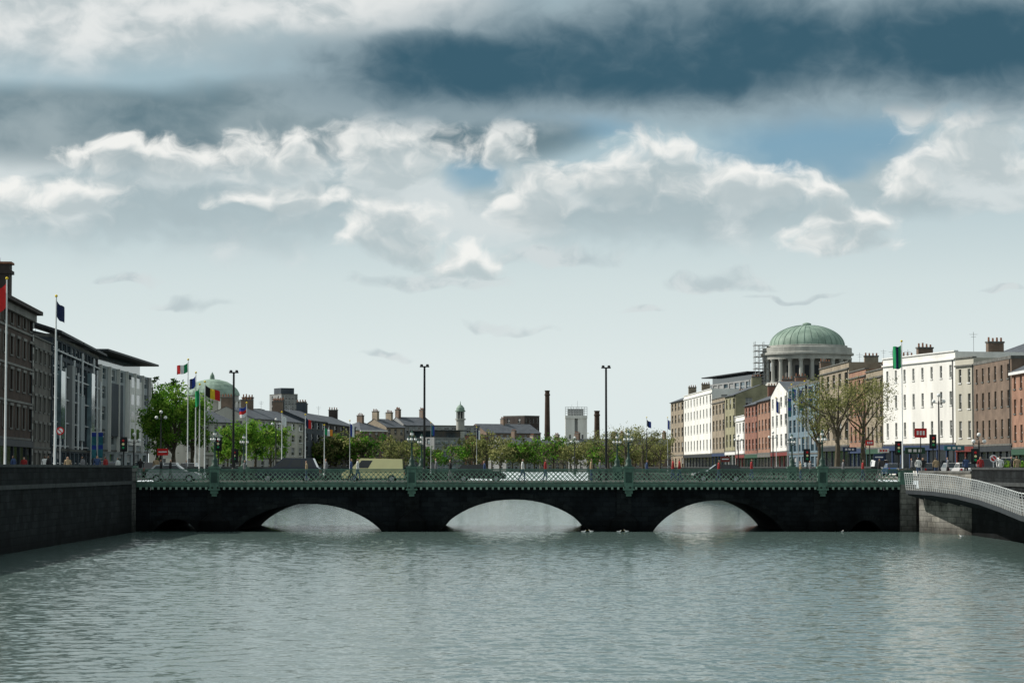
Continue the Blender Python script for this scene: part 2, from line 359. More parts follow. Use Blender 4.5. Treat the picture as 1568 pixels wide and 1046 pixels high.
# ---------------------------------------------------------------- bridge
YB=187.0; YK=207.0
br=empty('stone_arch_bridge')
arches=[(232,308,.95),(354,592,2.12),(667,907,2.45),(994,1204,2.38),(1296,1352,.85)]
arches=[(X_(a,YB),X_(b,YB),z) for a,b,z in arches]
XL,XR=-29.3,30.6; ZT=3.5
def intr(x):
    for a,b,zc in arches:
        if a<=x<=b:
            t=(x-(a+b)/2)/((b-a)/2); return -.55+(zc+.55)*max(0,1-abs(t)**2.1)**.72
    return -2.0
xs=[XL]
for a,b,zc in arches:
    xs+= [a-.001,a]; nseg=44
    for i in range(1,nseg): 
        t=-math.cos(math.pi*i/nseg); xs.append((a+b)/2+t*(b-a)/2)
    xs+=[b,b+.001]
xs.append(XR)
mb=MB()
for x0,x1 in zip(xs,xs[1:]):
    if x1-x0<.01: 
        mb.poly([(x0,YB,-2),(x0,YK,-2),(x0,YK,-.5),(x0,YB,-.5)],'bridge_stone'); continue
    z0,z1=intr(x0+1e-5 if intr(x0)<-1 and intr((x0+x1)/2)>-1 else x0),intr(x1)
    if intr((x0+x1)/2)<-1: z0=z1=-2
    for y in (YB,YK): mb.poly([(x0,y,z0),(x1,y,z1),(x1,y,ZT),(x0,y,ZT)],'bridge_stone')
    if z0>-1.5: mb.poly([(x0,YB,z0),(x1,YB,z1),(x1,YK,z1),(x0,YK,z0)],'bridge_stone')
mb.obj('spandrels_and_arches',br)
mb=MB() # voussoir rings
for a,b,zc in arches:
    n=26; pr=[]
    for i in range(n+1):
        t=-math.cos(math.pi*i/n); x=(a+b)/2+t*(b-a)/2*.9999; z=intr(x); pr.append((x,z))
    for (x0,z0),(x1,z1) in zip(pr,pr[1:]):
        nx,nz=-(z1-z0),(x1-x0); l=math.hypot(nx,nz); nx/=l; nz/=l
        q=[(x0,z0),(x1,z1),(x1+nx*.5,min(z1+nz*.5,3.3)),(x0+nx*.5,min(z0+nz*.5,3.3))]
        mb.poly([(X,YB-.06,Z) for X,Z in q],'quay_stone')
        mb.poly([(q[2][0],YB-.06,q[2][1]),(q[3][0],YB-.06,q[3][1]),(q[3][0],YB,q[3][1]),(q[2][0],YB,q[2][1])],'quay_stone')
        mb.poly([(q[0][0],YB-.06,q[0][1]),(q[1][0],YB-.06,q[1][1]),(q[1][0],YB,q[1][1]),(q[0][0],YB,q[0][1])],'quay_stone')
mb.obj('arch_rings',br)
mb=MB() # cutwaters and pilasters
for px in (330,631,955,1256):
    x=X_(px,YB); wv=1.15
    for (ys,sg) in ((YB,-1),(YK,1)):
        prof=[(-wv,0),(-wv*.8,.7),(0,1.2),(wv*.8,.7),(wv,0)]
        for (a,b) in zip(prof,prof[1:]):
            mb.poly([(x+a[0],ys+sg*a[1],-2),(x+b[0],ys+sg*b[1],-2),(x+b[0],ys+sg*b[1],.8),(x+a[0],ys+sg*a[1],.8)],'cutwater_shade_stone')
            mb.poly([(x+a[0],ys+sg*a[1],.8),(x+b[0],ys+sg*b[1],.8),(x,ys+sg*.05,1.7)],'cutwater_shade_stone')
    mb.box(x-.55,x+.55,YB-.14,YB,1.2,3.2,'quay_stone')
mb.obj('cutwaters',br)
mb=MB()
mb.box(XL,XR,YB-.02,YK+.02,ZT,3.68,'paving')
mb.box(XL,XR,YB+3.4,YK-3.4,3.684,3.69,'asphalt')
mb.box(XL,XR,YB+.2,YB+3.3,3.684,3.82,'paving'); mb.box(XL,XR,YK-3.3,YK-.2,3.684,3.82,'paving')
for i in range(14): mb.box(XL+2+i*4.2,XL+4+i*4.2,YB+9.9,YB+10.1,3.692,3.696,'markings')
mb.obj('deck',br)
def parapet(y,sg,par):
    mb=MB(); x0,x1=XL+.3,XR-.7
    mb.box(x0,x1,y-.20,y+.20,3.40,3.52,'iron_green'); mb.box(x0,x1,y-.26,y+.16,3.524,3.66,'iron_green')
    x=x0+.3
    while x<x1: mb.box(x,x+.16,y+sg*.16,y+sg*.34,3.22,3.42,'rail_green'); x+=.46
    mb.box(x0,x1,y-.10,y+.10,3.70,3.82,'iron_green')
    mb.box(x0,x1,y-.13,y+.13,4.70,4.80,'iron_green'); mb.box(x0,x1,y-.07,y+.07,4.56,4.64,'iron_green')
    h=.74; s=.37; x=x0
    while x<x1-h:
        for a,b in ((0,h),(h,0)):
            yo=.02 if a==0 else -.02
            mb.poly([(x+a-.035,y+yo,3.82),(x+a+.035,y+yo,3.82),(x+b+.035,y+yo,4.56),(x+b-.035,y+yo,4.56)],'lattice_green')
            mb.poly([(x+a-.035,y+yo,3.82),(x+b-.035,y+yo,4.56),(x+b-.035,y+yo+.03,4.56),(x+a-.035,y+yo+.03,3.82)],'lattice_green')
        x+=s
    x=x0+s
    while x<x1: mb.cyl((x,y-.05,4.19),(x,y+.05,4.19),.07,.07,'lattice_green',6); x+=s
    mb.obj('iron_parapet',par)
parapet(YB-.12,-1,br); parapet(YK+.12,1,br)
mb=MB()
for ys in (YB-.12,YK+.12):
  for px in (330,631,962,1258):
    x=X_(px,YB)
    mb.box(x-.36,x+.36,ys-.34,ys+.34,3.3,4.84,'iron_green'); mb.box(x-.44,x+.44,ys-.42,ys+.42,4.842,4.98,'iron_green')
    mb.box(x-.44,x+.44,ys-.42,ys+.42,3.16,3.298,'iron_green')
    mb.box(x-.24,x+.24,ys-.37,ys+.37,3.75,4.55,'iron_green_dark')
    mb.box(x-.30,x+.30,ys-.3,ys+.3,2.9,3.158,'iron_green'); mb.box(x-.2,x+.2,ys-.24,ys+.24,2.7,2.898,'iron_green')
mb.obj('pedestals',br)
mb=MB()
mb.box(-30.2,-28.95,YB-3.4,YB-.5,-2,4.6,'mid_stone'); mb.box(-30.3,-28.85,YB-3.5,YB-.4,4.604,4.86,'coping')
mb.box(XL-.6,XL+.28,YB-.45,YB+.5,3.0,4.9,'iron_green'); mb.box(XL-.7,XL+.36,YB-.55,YB+.6,4.904,5.04,'iron_green')
mb.box(XR-.68,XR+.5,YB-.5,YB+.5,-2,3.6,'pale_stone'); mb.box(XR-.68,XR+.3,YB-.45,YB+.5,3.604,4.7,'iron_green'); mb.box(XR-.8,XR+.5,YB-.55,YB+.6,4.704,4.86,'pale_stone')
for xx in (XL-.6,XR-.4): mb.box(xx,xx+.9,YK-.3,YK+.7,-2,4.8,'mid_stone')
mb.obj('end_piers',br)

def bridge_lamp(x,y,z,h=2.7):
    e=empty('street_lamp',(x,y,z)); mb=MB()
    mb.lathe((0,0,0),[(.3,0),(.3,.12),(.2,.2),(.24,.45),(.14,.62),(.1,.75),(.07,1.0),(.065,h-.9),(.12,h-.85),(.05,h-.78)],'iron_green_dark',10)
    for k in range(3):
        a=k*2.094+.5; dx,dy=.32*math.cos(a),.32*math.sin(a)
        mb.cyl((0,0,h-.9),(dx,dy,h-.78),.03,.03,'iron_green_dark',5); mb.ball((dx,dy,h-.6),.12,'lamp_globe',8); mb.cyl((dx,dy,h-.50),(dx,dy,h-.33),.11,.01,'iron_green_dark',6)
    mb.cyl((0,0,h-.9),(0,0,h-.4),.05,.04,'iron_green_dark',6); mb.ball((0,0,h-.2),.14,'lamp_globe',8); mb.cyl((0,0,h-.10),(0,0,h+.14),.14,.01,'iron_green_dark',6)
    mb.obj('lamp_body',e,True)
for px in (330,631,962,1258):
    bridge_lamp(X_(px,YB),YB-.12,4.98)
    bridge_lamp(X_(px,YB),YK+.12,4.98)
def mast(x,y,z,h,arm=.35):
    e=empty('street_lamp',(x,y,z)); mb=MB()
    mb.lathe((0,0,0),[(.16,0),(.16,1.0),(.10,1.1),(.085,h)],'black_metal',8); 
    for s in (-1,1):
        mb.cyl((0,0,h-.12),(s*arm*.7,0,h),.04,.04,'black_metal',5)
        mb.cyl((s*arm*.7,0,h-.1),(s*arm*.7,0,h+.16),.17,.10,'black_metal',8)
    mb.obj('lamp_mast',e)
mast(X_(650,205),205,3.8,9.7); mast(X_(928,205),205,3.8,9.6); mast(X_(358,205),205,3.8,9.2)
def globe_lamp(px,d,yt):
    x=X_(px,d); h=Z_(yt,d)-G; e=empty('street_lamp',(x,d,G)); mb=MB()
    mb.lathe((0,0,0),[(.2,0),(.18,.8),(.09,.95),(.06,h-.7)],'black_metal',8)
    for s in (-1,0,1):
        zz=h-.2 if s==0 else h-.75
        mb.cyl((0,0,h-.95),(s*.45,0,zz-.1),.03,.03,'black_metal',5); mb.ball((s*.45,0,zz),.17,'lamp_globe',8)
    mb.obj('lamp_body',e,True)
for a in ((247,240,628),(206,215,662),(1437,215,602),(1183,300,660),(1498,200,662),(1130,330,665),(880,330,668),(423,300,640),(990,360,655)): globe_lamp(*a)

# boardwalk
e=empty('boardwalk'); pts=[(29.9,183.5,3.35),(30.6,176,3.3),(30.9,168,3.15),(30.5,158,2.92),(29.6,147,2.65),(28.6,136,2.35),(27.8,122,2.15),(27.4,105,2.1),(27.3,80,2.1)]
sm_=[]
for a,b in zip(pts,pts[1:]):
    for i in range(4): 
        t=i/4; sm_.append(tuple(a[j]*(1-t)+b[j]*t for j in range(3)))
sm_.append(pts[-1]); mb=MB(); mr=MB()
for a,b in zip(sm_,sm_[1:]):
    for (o0,o1,za,zb,k) in ((0,2.4,-.12,0,'coping'),(-.08,.1,-.42,-.125,'trim_dark'),(1.9,2.1,-.5,-.125,'trim_dark')):
        P=[(a[0]+o0,a[1],a[2]+za),(b[0]+o0,b[1],b[2]+za),(b[0]+o1,b[1],b[2]+za),(a[0]+o1,a[1],a[2]+za)]
        Q=[(x,y,z+(zb-za)) for x,y,z in P]
        mb.poly(P,k); mb.poly(Q,k)
        for i in range(4): mb.poly([P[i],P[(i+1)%4],Q[(i+1)%4],Q[i]],k)
    mb.cyl((a[0]+.1,a[1],a[2]-.4),(a[0]+4.5,a[1],a[2]-1.7),.12,.16,'trim_dark',5)
    for k in range(7):
        h=.14+k*.165; r_=.012 if k<6 else .04; mr.cyl((a[0]-.05-.012*k,a[1],a[2]+h),(b[0]-.05-.012*k,b[1],b[2]+h),r_,r_,'rail_grey',4,False)
    for q in range(3):
        t=q/3; c=[a[j]*(1-t)+b[j]*t for j in range(3)]
        mr.cyl((c[0],c[1],c[2]-.25),(c[0]-.17,c[1],c[2]+1.18),.035,.03,'rail_grey',4)
mb.obj('deck',e); mr.obj('railing',e)

# ---------------------------------------------------------------- buildings
def facade(mb,gl,O,t,n,W,z0,z1,floors,bays,wk,wf=.42,hf=.56,rec=.2,gk='glass',shop=None,trim='trim_white',sill=True,mull=True,band=True,arch=False):
    P=lambda s,z,o=0:(O[0]+t[0]*s+n[0]*o,O[1]+t[1]*s+n[1]*o,z)
    hs=[1.15]+[1.1]+[max(.72,1.0-.1*i) for i in range(max(0,floors-2))]; hs=hs[:floors]; tot=sum(hs)
    z=z0; bw=W/bays; lt=wk in ('white_wall','cream_wall')
    for fl in range(floors):
        fh=(z1-z0)*hs[fl]/tot; zb=z; zt=z+fh
        if fl==0 and shop:
            mb.obox(O,t,n,0,W,-.3,0,zb,zb+.6,wk)
            gl.poly([P(.2,zb+.6,-.12),P(W-.2,zb+.6,-.12),P(W-.2,zt-.75,-.12),P(.2,zt-.75,-.12)],'glass')
            nb=max(1,int(bays)); 
            for i in range(nb+1): 
                s=min(W-.25,max(0,i*W/nb-.12)); mb.obox(O,t,n,s,s+.25,-.2,.02,zb+.6,zt-.75,shop)
            mb.obox(O,t,n,0.02,W-.02,-.1,.14,zt-.75,zt-.15,shop); mb.obox(O,t,n,0,W,-.1,.003,zt-.15,zt,wk)
            z=zt; continue
        wa=zb+fh*(.26 if hf<.7 else .12); wb=wa+fh*hf
        mb.poly([P(0,zb),P(W,zb),P(W,wa),P(0,wa)],wk); mb.poly([P(0,wb),P(W,wb),P(W,zt),P(0,zt)],wk)
        s=0
        for i in range(bays):
            a=(i+.5)*bw-bw*wf/2; b=a+bw*wf
            mb.poly([P(s,wa),P(a,wa),P(a,wb),P(s,wb)],wk); s=b
            for q in ([P(a,wa),P(a,wb),P(a,wb,-rec),P(a,wa,-rec)],[P(b,wa),P(b,wb),P(b,wb,-rec),P(b,wa,-rec)],[P(a,wa),P(b,wa),P(b,wa,-rec),P(a,wa,-rec)],[P(a,wb),P(b,wb),P(b,wb,-rec),P(a,wb,-rec)]): mb.poly(q,wk)
            gl.poly([P(a,wa,-rec),P(b,wa,-rec),P(b,wb,-rec),P(a,wb,-rec)],gk)
            if random.random()<.35:
                zz=wb-(wb-wa)*random.uniform(.2,.6); gl.poly([P(a+.04,zz,-rec+.01),P(b-.04,zz,-rec+.01),P(b-.04,wb,-rec+.01),P(a+.04,wb,-rec+.01)],'grey_wall')
            if mull:
                mz=(wa+wb)/2
                gl.poly([P(a,mz-.035,-rec+.03),P(b,mz-.035,-rec+.03),P(b,mz+.035,-rec+.03),P(a,mz+.035,-rec+.03)],trim)
                mc=(a+b)/2; gl.poly([P(mc-.02,wa,-rec+.025),P(mc+.02,wa,-rec+.025),P(mc+.02,wb,-rec+.025),P(mc-.02,wb,-rec+.025)],trim)
                for (u,v) in ((a,a+.05),(b-.05,b)): gl.poly([P(u,wa,-rec+.028),P(v,wa,-rec+.028),P(v,wb,-rec+.028),P(u,wb,-rec+.028)],trim)
            if sill: mb.obox(O,t,n,a-.08,b+.08,.003,.10,wa-.14,wa-.003,'trim_white' if lt else 'coping')
            if arch:
                mb.obox(O,t,n,a-.18,a-.005,.003,.08,wa,wb,'shade_stone'); mb.obox(O,t,n,b+.005,b+.18,.003,.08,wa,wb,'shade_stone'); mb.obox(O,t,n,a-.26,b+.26,.003,.16,wb+.003,wb+.24,'shade_stone')
        mb.poly([P(s,wa),P(W,wa),P(W,wb),P(s,wb)],wk)
        z=zt
    if band: mb.obox(O,t,n,0,W,.003,.09,z0+(z1-z0)*hs[0]/tot-.12,z0+(z1-z0)*hs[0]/tot+.08,'coping')
def building(name,x1,d1,x2,d2,ytop,depth,wk,floors,bays,roof='parapet',chim=0,rk='slate',ztop=None,side=True,rh=2.2,**kw):
    a=Vector((X_(x1,d1),d1)); b=Vector((X_(x2,d2),d2)); t=(b-a); W=t.length; t.normalize(); n=Vector((t.y,-t.x)); a=a+t*.03; W-=.06
    zt=ztop if ztop else Z_(ytop,d1)
    e=empty(name,(a.x,a.y,G)); mb=MB(); gl=MB(); ext=MB()
    facade(mb,gl,a,t,n,W,G,zt,floors,bays,wk,**kw)
    P=lambda s,z,o=0:(a.x+t.x*s+n.x*o,a.y+t.y*s+n.y*o,z)
    mb.poly([P(0,G,-depth),P(W,G,-depth),P(W,zt,-depth),P(0,zt,-depth)],wk)
    kw2=dict(kw); kw2['shop']=None
    if side:
        sb=max(2,int(depth/4.5))
        o0=Vector(P(0,0,-depth)[:2]); facade(mb,gl,o0,n,-t,depth,G,zt,floors,sb,wk,**{**kw2,'band':False,'wf':.25})
        o1=Vector(P(W,0,0)[:2]); facade(mb,gl,o1,-n,t,depth,G,zt,floors,sb,wk,**{**kw2,'band':False,'wf':.25})
    else:
        for s in (0,W): mb.poly([P(s,G,0),P(s,G,-depth),P(s,zt,-depth),P(s,zt,0)],wk)
    lt='trim_white' if wk=='white_wall' else 'coping'
    if roof=='parapet':
        ext.obox(a,t,n,0,W,-.35,.003,zt+.003,zt+.75,wk); ext.obox(a,t,n,-.02,W+.02,-.4,.15,zt+.752,zt+.9,lt)
        ext.obox(a,t,n,0,W,.005,.2,zt-.2,zt-.02,lt)
        for s in (0,W-.3): ext.obox(a,t,n,s,s+.3,-depth,-.36,zt+.003,zt+.75,wk)
        ext.poly([P(0,zt+.05,0),P(W,zt+.05,0),P(W,zt+.05,-depth),P(0,zt+.05,-depth)],rk)
    elif roof=='gable':
        ext.poly([P(-.1,zt,.3),P(W+.1,zt,.3),P(W+.1,zt+rh,-depth/2),P(-.1,zt+rh,-depth/2)],rk); ext.poly([P(-.1,zt,-depth-.3),P(W+.1,zt,-depth-.3),P(W+.1,zt+rh,-depth/2),P(-.1,zt+rh,-depth/2)],rk)
        for s in (0,W): ext.poly([P(s,zt,0),P(s,zt,-depth),P(s,zt+rh-.05,-depth/2)],wk)
        ext.obox(a,t,n,-.1,W+.1,.05,.35,zt-.15,zt-.01,'trim_dark')
    elif roof=='hip':
        i=min(W,depth)/2*.9
        A,B,C,D=P(-.2,zt,.3),P(W+.2,zt,.3),P(W+.2,zt,-depth-.3),P(-.2,zt,-depth-.3); R1,R2=P(i,zt+rh,-depth/2),P(W-i,zt+rh,-depth/2)
        ext.poly([A,B,R2,R1],rk);ext.poly([C,D,R1,R2],rk);ext.poly([B,C,R2],rk);ext.poly([D,A,R1],rk); ext.obox(a,t,n,-.2,W+.2,.02,.32,zt-.3,zt-.01,'trim_white')
    elif roof=='front_gable':
        ext.poly([P(0,zt,0),P(W,zt,0),P(W/2,zt+rh,0)],wk); ext.poly([P(0,zt,-depth),P(W,zt,-depth),P(W/2,zt+rh,-depth)],wk)
        ext.poly([P(-.1,zt-.05,.1),P(W/2,zt+rh+.05,.1),P(W/2,zt+rh+.05,-depth),P(-.1,zt-.05,-depth)],rk); ext.poly([P(W+.1,zt-.05,.1),P(W/2,zt+rh+.05,.1),P(W/2,zt+rh+.05,-depth),P(W+.1,zt-.05,-depth)],rk)
    elif roof=='slab':
        ext.obox(a,t,n,.5,W-.5,-depth+.5,-1.2,zt,zt+1.6,'glass_blue'); ext.obox(a,t,n,-.8,W+.8,-depth,1.3,zt+1.604,zt+1.85,'trim_dark')
    elif roof=='flat': 
        ext.obox(a,t,n,-.02,W+.02,-depth,.05,zt+.003,zt+.35,'coping')
    for c in range(chim):
        s=W*(c+.5)/chim+random.uniform(-.4,.4) if chim>1 else W*.5
        if chim==2: s=(.5,W-.9)[c]
        hh=random.uniform(1.2,1.9)+(rh if roof!='parapet' else .5); wk2='brick_brown' if wk in('white_wall','cream_wall','limestone','grey_wall','old_stone') else wk
        ext.obox(a,t,n,s-.35,s+.35,-depth*.5-1.0,-depth*.5+1.0,zt-.2,zt+hh,wk2); ext.obox(a,t,n,s-.43,s+.43,-depth*.5-1.08,-depth*.5+1.08,zt+hh+.003,zt+hh+.2,'coping')
        for q in range(4):
            pp=P(s,zt+hh+.2,-depth*.5-.8+q*.53); ext.cyl(pp,(pp[0],pp[1],pp[2]+random.uniform(.35,.6)),.14,.11,'terracotta',6)
    pp=P(W*.97,G,.08); ext.cyl(pp,(pp[0],pp[1],zt),.06,.06,'trim_dark',5)
    if random.random()<.6 and roof!='slab':
        pp=P(W*random.uniform(.2,.8),zt,-depth*.4); hh=random.uniform(2,3.5)+.5; ext.cyl(pp,(pp[0],pp[1],zt+hh),.03,.03,'galv',4)
        ext.cyl((pp[0]-.5,pp[1],zt+hh-.3),(pp[0]+.5,pp[1],zt+hh-.3),.02,.02,'galv',4); ext.cyl((pp[0]-.3,pp[1],zt+hh-.6),(pp[0]+.3,pp[1],zt+hh-.6),.02,.02,'galv',4)
    for q,nm in ((mb,'walls'),(gl,'windows'),(ext,'roof')):
        if q.v:
            o=q.obj(nm,e); o.matrix_parent_inverse=Matrix.Translation((-a.x,-a.y,-G))
    return e,a,t,n,W,zt
def eparts(e,mb,nm):
    o=mb.obj(nm,e); o.matrix_parent_inverse=Matrix.Translation(tuple(-q for q in e.location)); return o

# ---- left bank (shade side)
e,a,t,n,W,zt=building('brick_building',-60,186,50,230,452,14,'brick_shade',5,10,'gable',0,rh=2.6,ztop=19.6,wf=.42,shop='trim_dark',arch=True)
mb=MB(); mb.obox(a,t,n,-.2,W+.3,.01,.9,zt-.25,zt+.1,'brick_dark'); mb.obox(a,t,n,0,W,.01,.35,zt-.9,zt-.252,'shade_stone')
for fl in (1,2,3): mb.obox(a,t,n,0,W,.01,.12,G+3.6+fl*3.25,G+3.8+fl*3.25,'shade_stone')
for q in range(12): mb.obox(a,t,n,W-.55,W+.02,.02,.10,G+1+q*1.2,G+1.6+q*1.2,'limestone')
for s in (W-5,W-22):
    mb.obox(a,t,n,s-.9,s+.9,-4,-1.5,zt-1,zt+4.2,'brick_dark'); mb.obox(a,t,n,s-1.05,s+1.05,-4.2,-1.3,zt+3.3,zt+3.6,'brick_dark'); mb.obox(a,t,n,s-1.05,s+1.05,-4.2,-1.3,zt+4.203,zt+4.4,'terracotta')
    for q in range(4):
        P0=a+t*(s-.6+q*.4)+n*(-2.7); mb.cyl((P0.x,P0.y,zt+4.4),(P0.x,P0.y,zt+4.9),.17,.13,'terracotta',6)
eparts(e,mb,'chimney_stack')
building('stone_building',50,230,78,245,520,14,'old_stone',5,4,'parapet',1,ztop=16.6,wf=.42,arch=True)
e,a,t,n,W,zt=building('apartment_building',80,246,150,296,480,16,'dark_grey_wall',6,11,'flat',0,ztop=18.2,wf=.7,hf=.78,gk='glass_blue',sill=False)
mb=MB()
for i in range(12):
    s=.2+i*(W-.4)/11; P0=a+t*s+n*.35
    if i not in (3,7): mb.cyl((P0.x,P0.y,G+3),(P0.x,P0.y,zt-.4-(i%3)*1.2),.13,.13,'white_metal',6)
for (s0,s1,za,zb,k) in ((3,7,4,11,'glass_pale'),(14,17,3,12,'grey_wall'),(24,28,4,9,'office_wall'),(36,40,3,12,'glass_pale'),(47,52,4,11,'dark_grey_wall')): 
    if s1<W: mb.obox(a,t,n,s0,s1,.05,.6,G+za,G+zb,k)
for fl in range(5): mb.obox(a,t,n,.1,W-.1,.06,.30,G+3.2+fl*2.45,G+3.32+fl*2.45,'galv')
for (f0,f1,h) in ((-.02,.42,2.4),(.44,.74,1.5),(.76,1.02,.9)):
    A=a+t*(W*f0); B=a+t*(W*f1); p_=[tuple(A+n*1.0)+(zt+.6,),tuple(B+n*1.0)+(zt+.6,),tuple(B-n*9)+(zt+h+1.4,),tuple(A-n*9)+(zt+h+1.4,)]
    mb.poly(p_,'roof_metal'); mb.poly([(x,y,z-.25) for x,y,z in p_],'trim_dark')
    for i in range(4): mb.poly([p_[i],p_[(i+1)%4],(p_[(i+1)%4][0],p_[(i+1)%4][1],p_[(i+1)%4][2]-.25),(p_[i][0],p_[i][1],p_[i][2]-.25)],'trim_dark')
eparts(e,mb,'balcony_frames')
e,a,t,n,W,zt=building('office_building',151,297,228,342,540,18,'office_wall',5,6,'slab',0,ztop=17.6,wf=.5,hf=.6,gk='glass_blue',sill=False)
mb=MB()
for i in range(7): 
    s=i*(W-.3)/6; mb.obox(a,t,n,s,s+.3,.01,.4,G+3,zt,'white_wall')
mb.obox(a,t,n,W*.55,W*.8,.02,.25,G+4,zt-1,'white_wall'); mb.obox(a,t,n,W*.2,W*.42,.02,.25,G+5,zt-2,'dark_grey_wall')
for k in range(4):
    for j in range(2): mb.obox(a,t,n,W*(.58+.11*j),W*(.64+.11*j),.253,.27,G+4.8+k*2.3,G+6.2+k*2.3,'glass')
eparts(e,mb,'fins')
def hall():
    d=470; x=X_(325,d); e=empty('domed_hall',(x,d,G)); mb=MB(); zz=Z_(606,d)-G
    mb.lathe((0,0,0),[(5.2,0),(5.2,zz-1.2),(5.6,zz-1.2),(5.6,zz-.8),(5.2,zz-.8),(5.2,zz)],'limestone',24)
    mb.lathe((0,0,zz),[(5.4,0),(5.3,.5),(4.9,1.2),(4.1,2.0),(2.9,2.7),(1.4,3.1),(.5,3.2),(.4,3.9),(.02,4.6)],'copper_green',28)
    for i in range(16):
        a=i*math.pi/8; mb.cyl((5.35*math.cos(a),5.35*math.sin(a),1),(5.35*math.cos(a),5.35*math.sin(a),zz-1.2),.3,.27,'white_wall',6)
    mb.box(-9,9,1,9,0,zz-3,'limestone'); mb.box(-9.3,9.3,.7,9.3,zz-2.99,zz-2.5,'coping')
    for i in range(6):
        for k in range(4): mb.box(-8+i*2.9,-7+i*2.9,.9,.99,1.5+k*2.8,3.2+k*2.8,'glass')
    mb.obj('hall_body',e,False)
hall()
building('stone_building',312,400,362,412,650,10,'limestone',3,4,'gable',0,side=True,ztop=12.5)
# ---- left far terraces
building('georgian_house',386,430,420,440,633,10,'limestone',4,3,'gable',2,ztop=13.6)
building('georgian_house',420,440,466,468,630,10,'cream_wall',4,4,'gable',2,ztop=13.5)
building('georgian_house',466,468,500,495,628,10,'dark_grey_wall',4,4,'gable',2,ztop=14.2)
building('georgian_house',500,495,545,545,636,10,'brick_dark',4,5,'gable',2,ztop=14.0)
building('georgian_house',552,600,592,606,648,10,'brick_brown',4,4,'hip',1,ztop=14.2)
building('georgian_house',592,606,620,610,640,10,'brick_tan',4,3,'gable',2,ztop=15)
building('georgian_house',620,612,665,616,640,10,'grey_wall',4,5,'gable',2,ztop=15.6)
building('modern_office',665,606,712,612,655,10,'grey_wall',4,4,'slab',0,ztop=12.5,wf=.7,hf=.7,gk='glass_pale')
building('brick_building',712,640,748,645,655,10,'brick_red',3,4,'flat',0,ztop=13.3)
building('modern_office',655,680,735,690,640,10,'grey_wall',5,7,'flat',0,ztop=16.5,wf=.6)
building('brick_warehouse',745,760,828,770,652,14,'brick_brown',4,9,'gable',1,ztop=15.8,rh=3)
building('brick_warehouse',803,800,826,805,636,10,'brick_dark',5,4,'flat',0,ztop=21.8,wf=.3)
building('slate_roof_house',775,700,826,706,668,10,'grey_wall',3,5,'gable',1,ztop=11.5)
building('slate_roof_house',826,720,870,725,668,10,'brick_tan',3,4,'gable',2,ztop=11)
building('slate_roof_house',898,730,960,740,668,10,'grey_wall',3,5,'gable',2,ztop=11.5)
building('slate_roof_house',958,760,1030,765,662,10,'brick_brown',3,6,'gable',2,ztop=12)
def turret():
    d=640; x=X_(705,d); e=empty('turret',(x,d,G)); mb=MB(); z=Z_(641,d)-G
    mb.lathe((0,0,0),[(1.1,0),(1.1,z-.4),(1.4,z-.4),(1.4,z)],'limestone',12)
    for i in range(8):
        a=i*math.pi/4; mb.cyl((.95*math.cos(a),.95*math.sin(a),z),(.95*math.cos(a),.95*math.sin(a),z+1.8),.13,.13,'limestone',5)
    mb.lathe((0,0,z+1.8),[(1.35,0),(1.35,.3),(1.15,.35),(1.05,1.0),(.6,1.6),(.15,1.9),(.03,2.8)],'copper_green',14); mb.lathe((0,0,z),[(.6,0),(.6,1.8)],'trim_dark',8); mb.obj('turret_body',e)
turret()
def stack(px,d,ytop,r0,r1,k):
    x=X_(px,d); e=empty('brick_chimney',(x,d,G)); mb=MB(); z=Z_(ytop,d)-G
    mb.lathe((0,0,0),[(r0,0),(r1,z-2),(r1+.2,z-1.9),(r1+.2,z-1.4),(r1,z-1.3),(r1,z-.3),(r1+.18,z-.2),(r1+.18,z),(r1-.3,z)],k,16); mb.obj('shaft',e,False)
stack(838,900,598,1.25,.85,'brick_shade'); stack(914,900,629,1.2,.95,'brick_shade')
def silo():
    d=850; x=X_(882,d); e=empty('white_tower',(x,d,G)); mb=MB()
    zt=Z_(641,d)-G
    mb.box(-3.8,-.55,-2,2,0,zt,'white_wall'); mb.box(.55,3.8,-2,2,0,zt,'white_wall')
    mb.box(-.55,.55,-1,2,0,zt-.01,'grey_wall'); mb.box(-3.9,3.9,-2.3,2.3,zt+.003,zt+1.0,'white_wall')
    for i in range(9): mb.cyl((-3.8+i*.95,-2.2,zt+1.0),(-3.8+i*.95,-2.2,zt+4),.08,.08,'galv',4)
    for z in (1.8,2.6,3.3,4.0): mb.cyl((-3.8,-2.2,zt+z),(3.8,-2.2,zt+z),.07,.07,'galv',4)
    mb.box(-3.0,2.6,-1,1.5,zt+1.003,zt+3.4,'grey_wall'); mb.cyl((.5,0,zt+3),(.5,0,zt+6.2),.07,.04,'galv',4); mb.cyl((-1.5,0,zt+3),(-1.5,0,zt+5.0),.06,.04,'galv',4)
    for k in range(4):
        for s in (-1,1): mb.box(s*2.2-.3,s*2.2+.3,-2.05,-2.003,3+k*2.7,4.4+k*2.7,'glass')
    mb.obj('tower_body',e)
silo()
e,a,t,n,W,zt=building('tower_block',431,900,456,903,590,12,'grey_wall',12,5,'flat',0,ztop=32,wf=.6)
mb=MB(); mb.obox(a,t,n,.6,W-.6,-9,-2,zt+.4,zt+2.6,'dark_grey_wall'); eparts(e,mb,'plant_room')

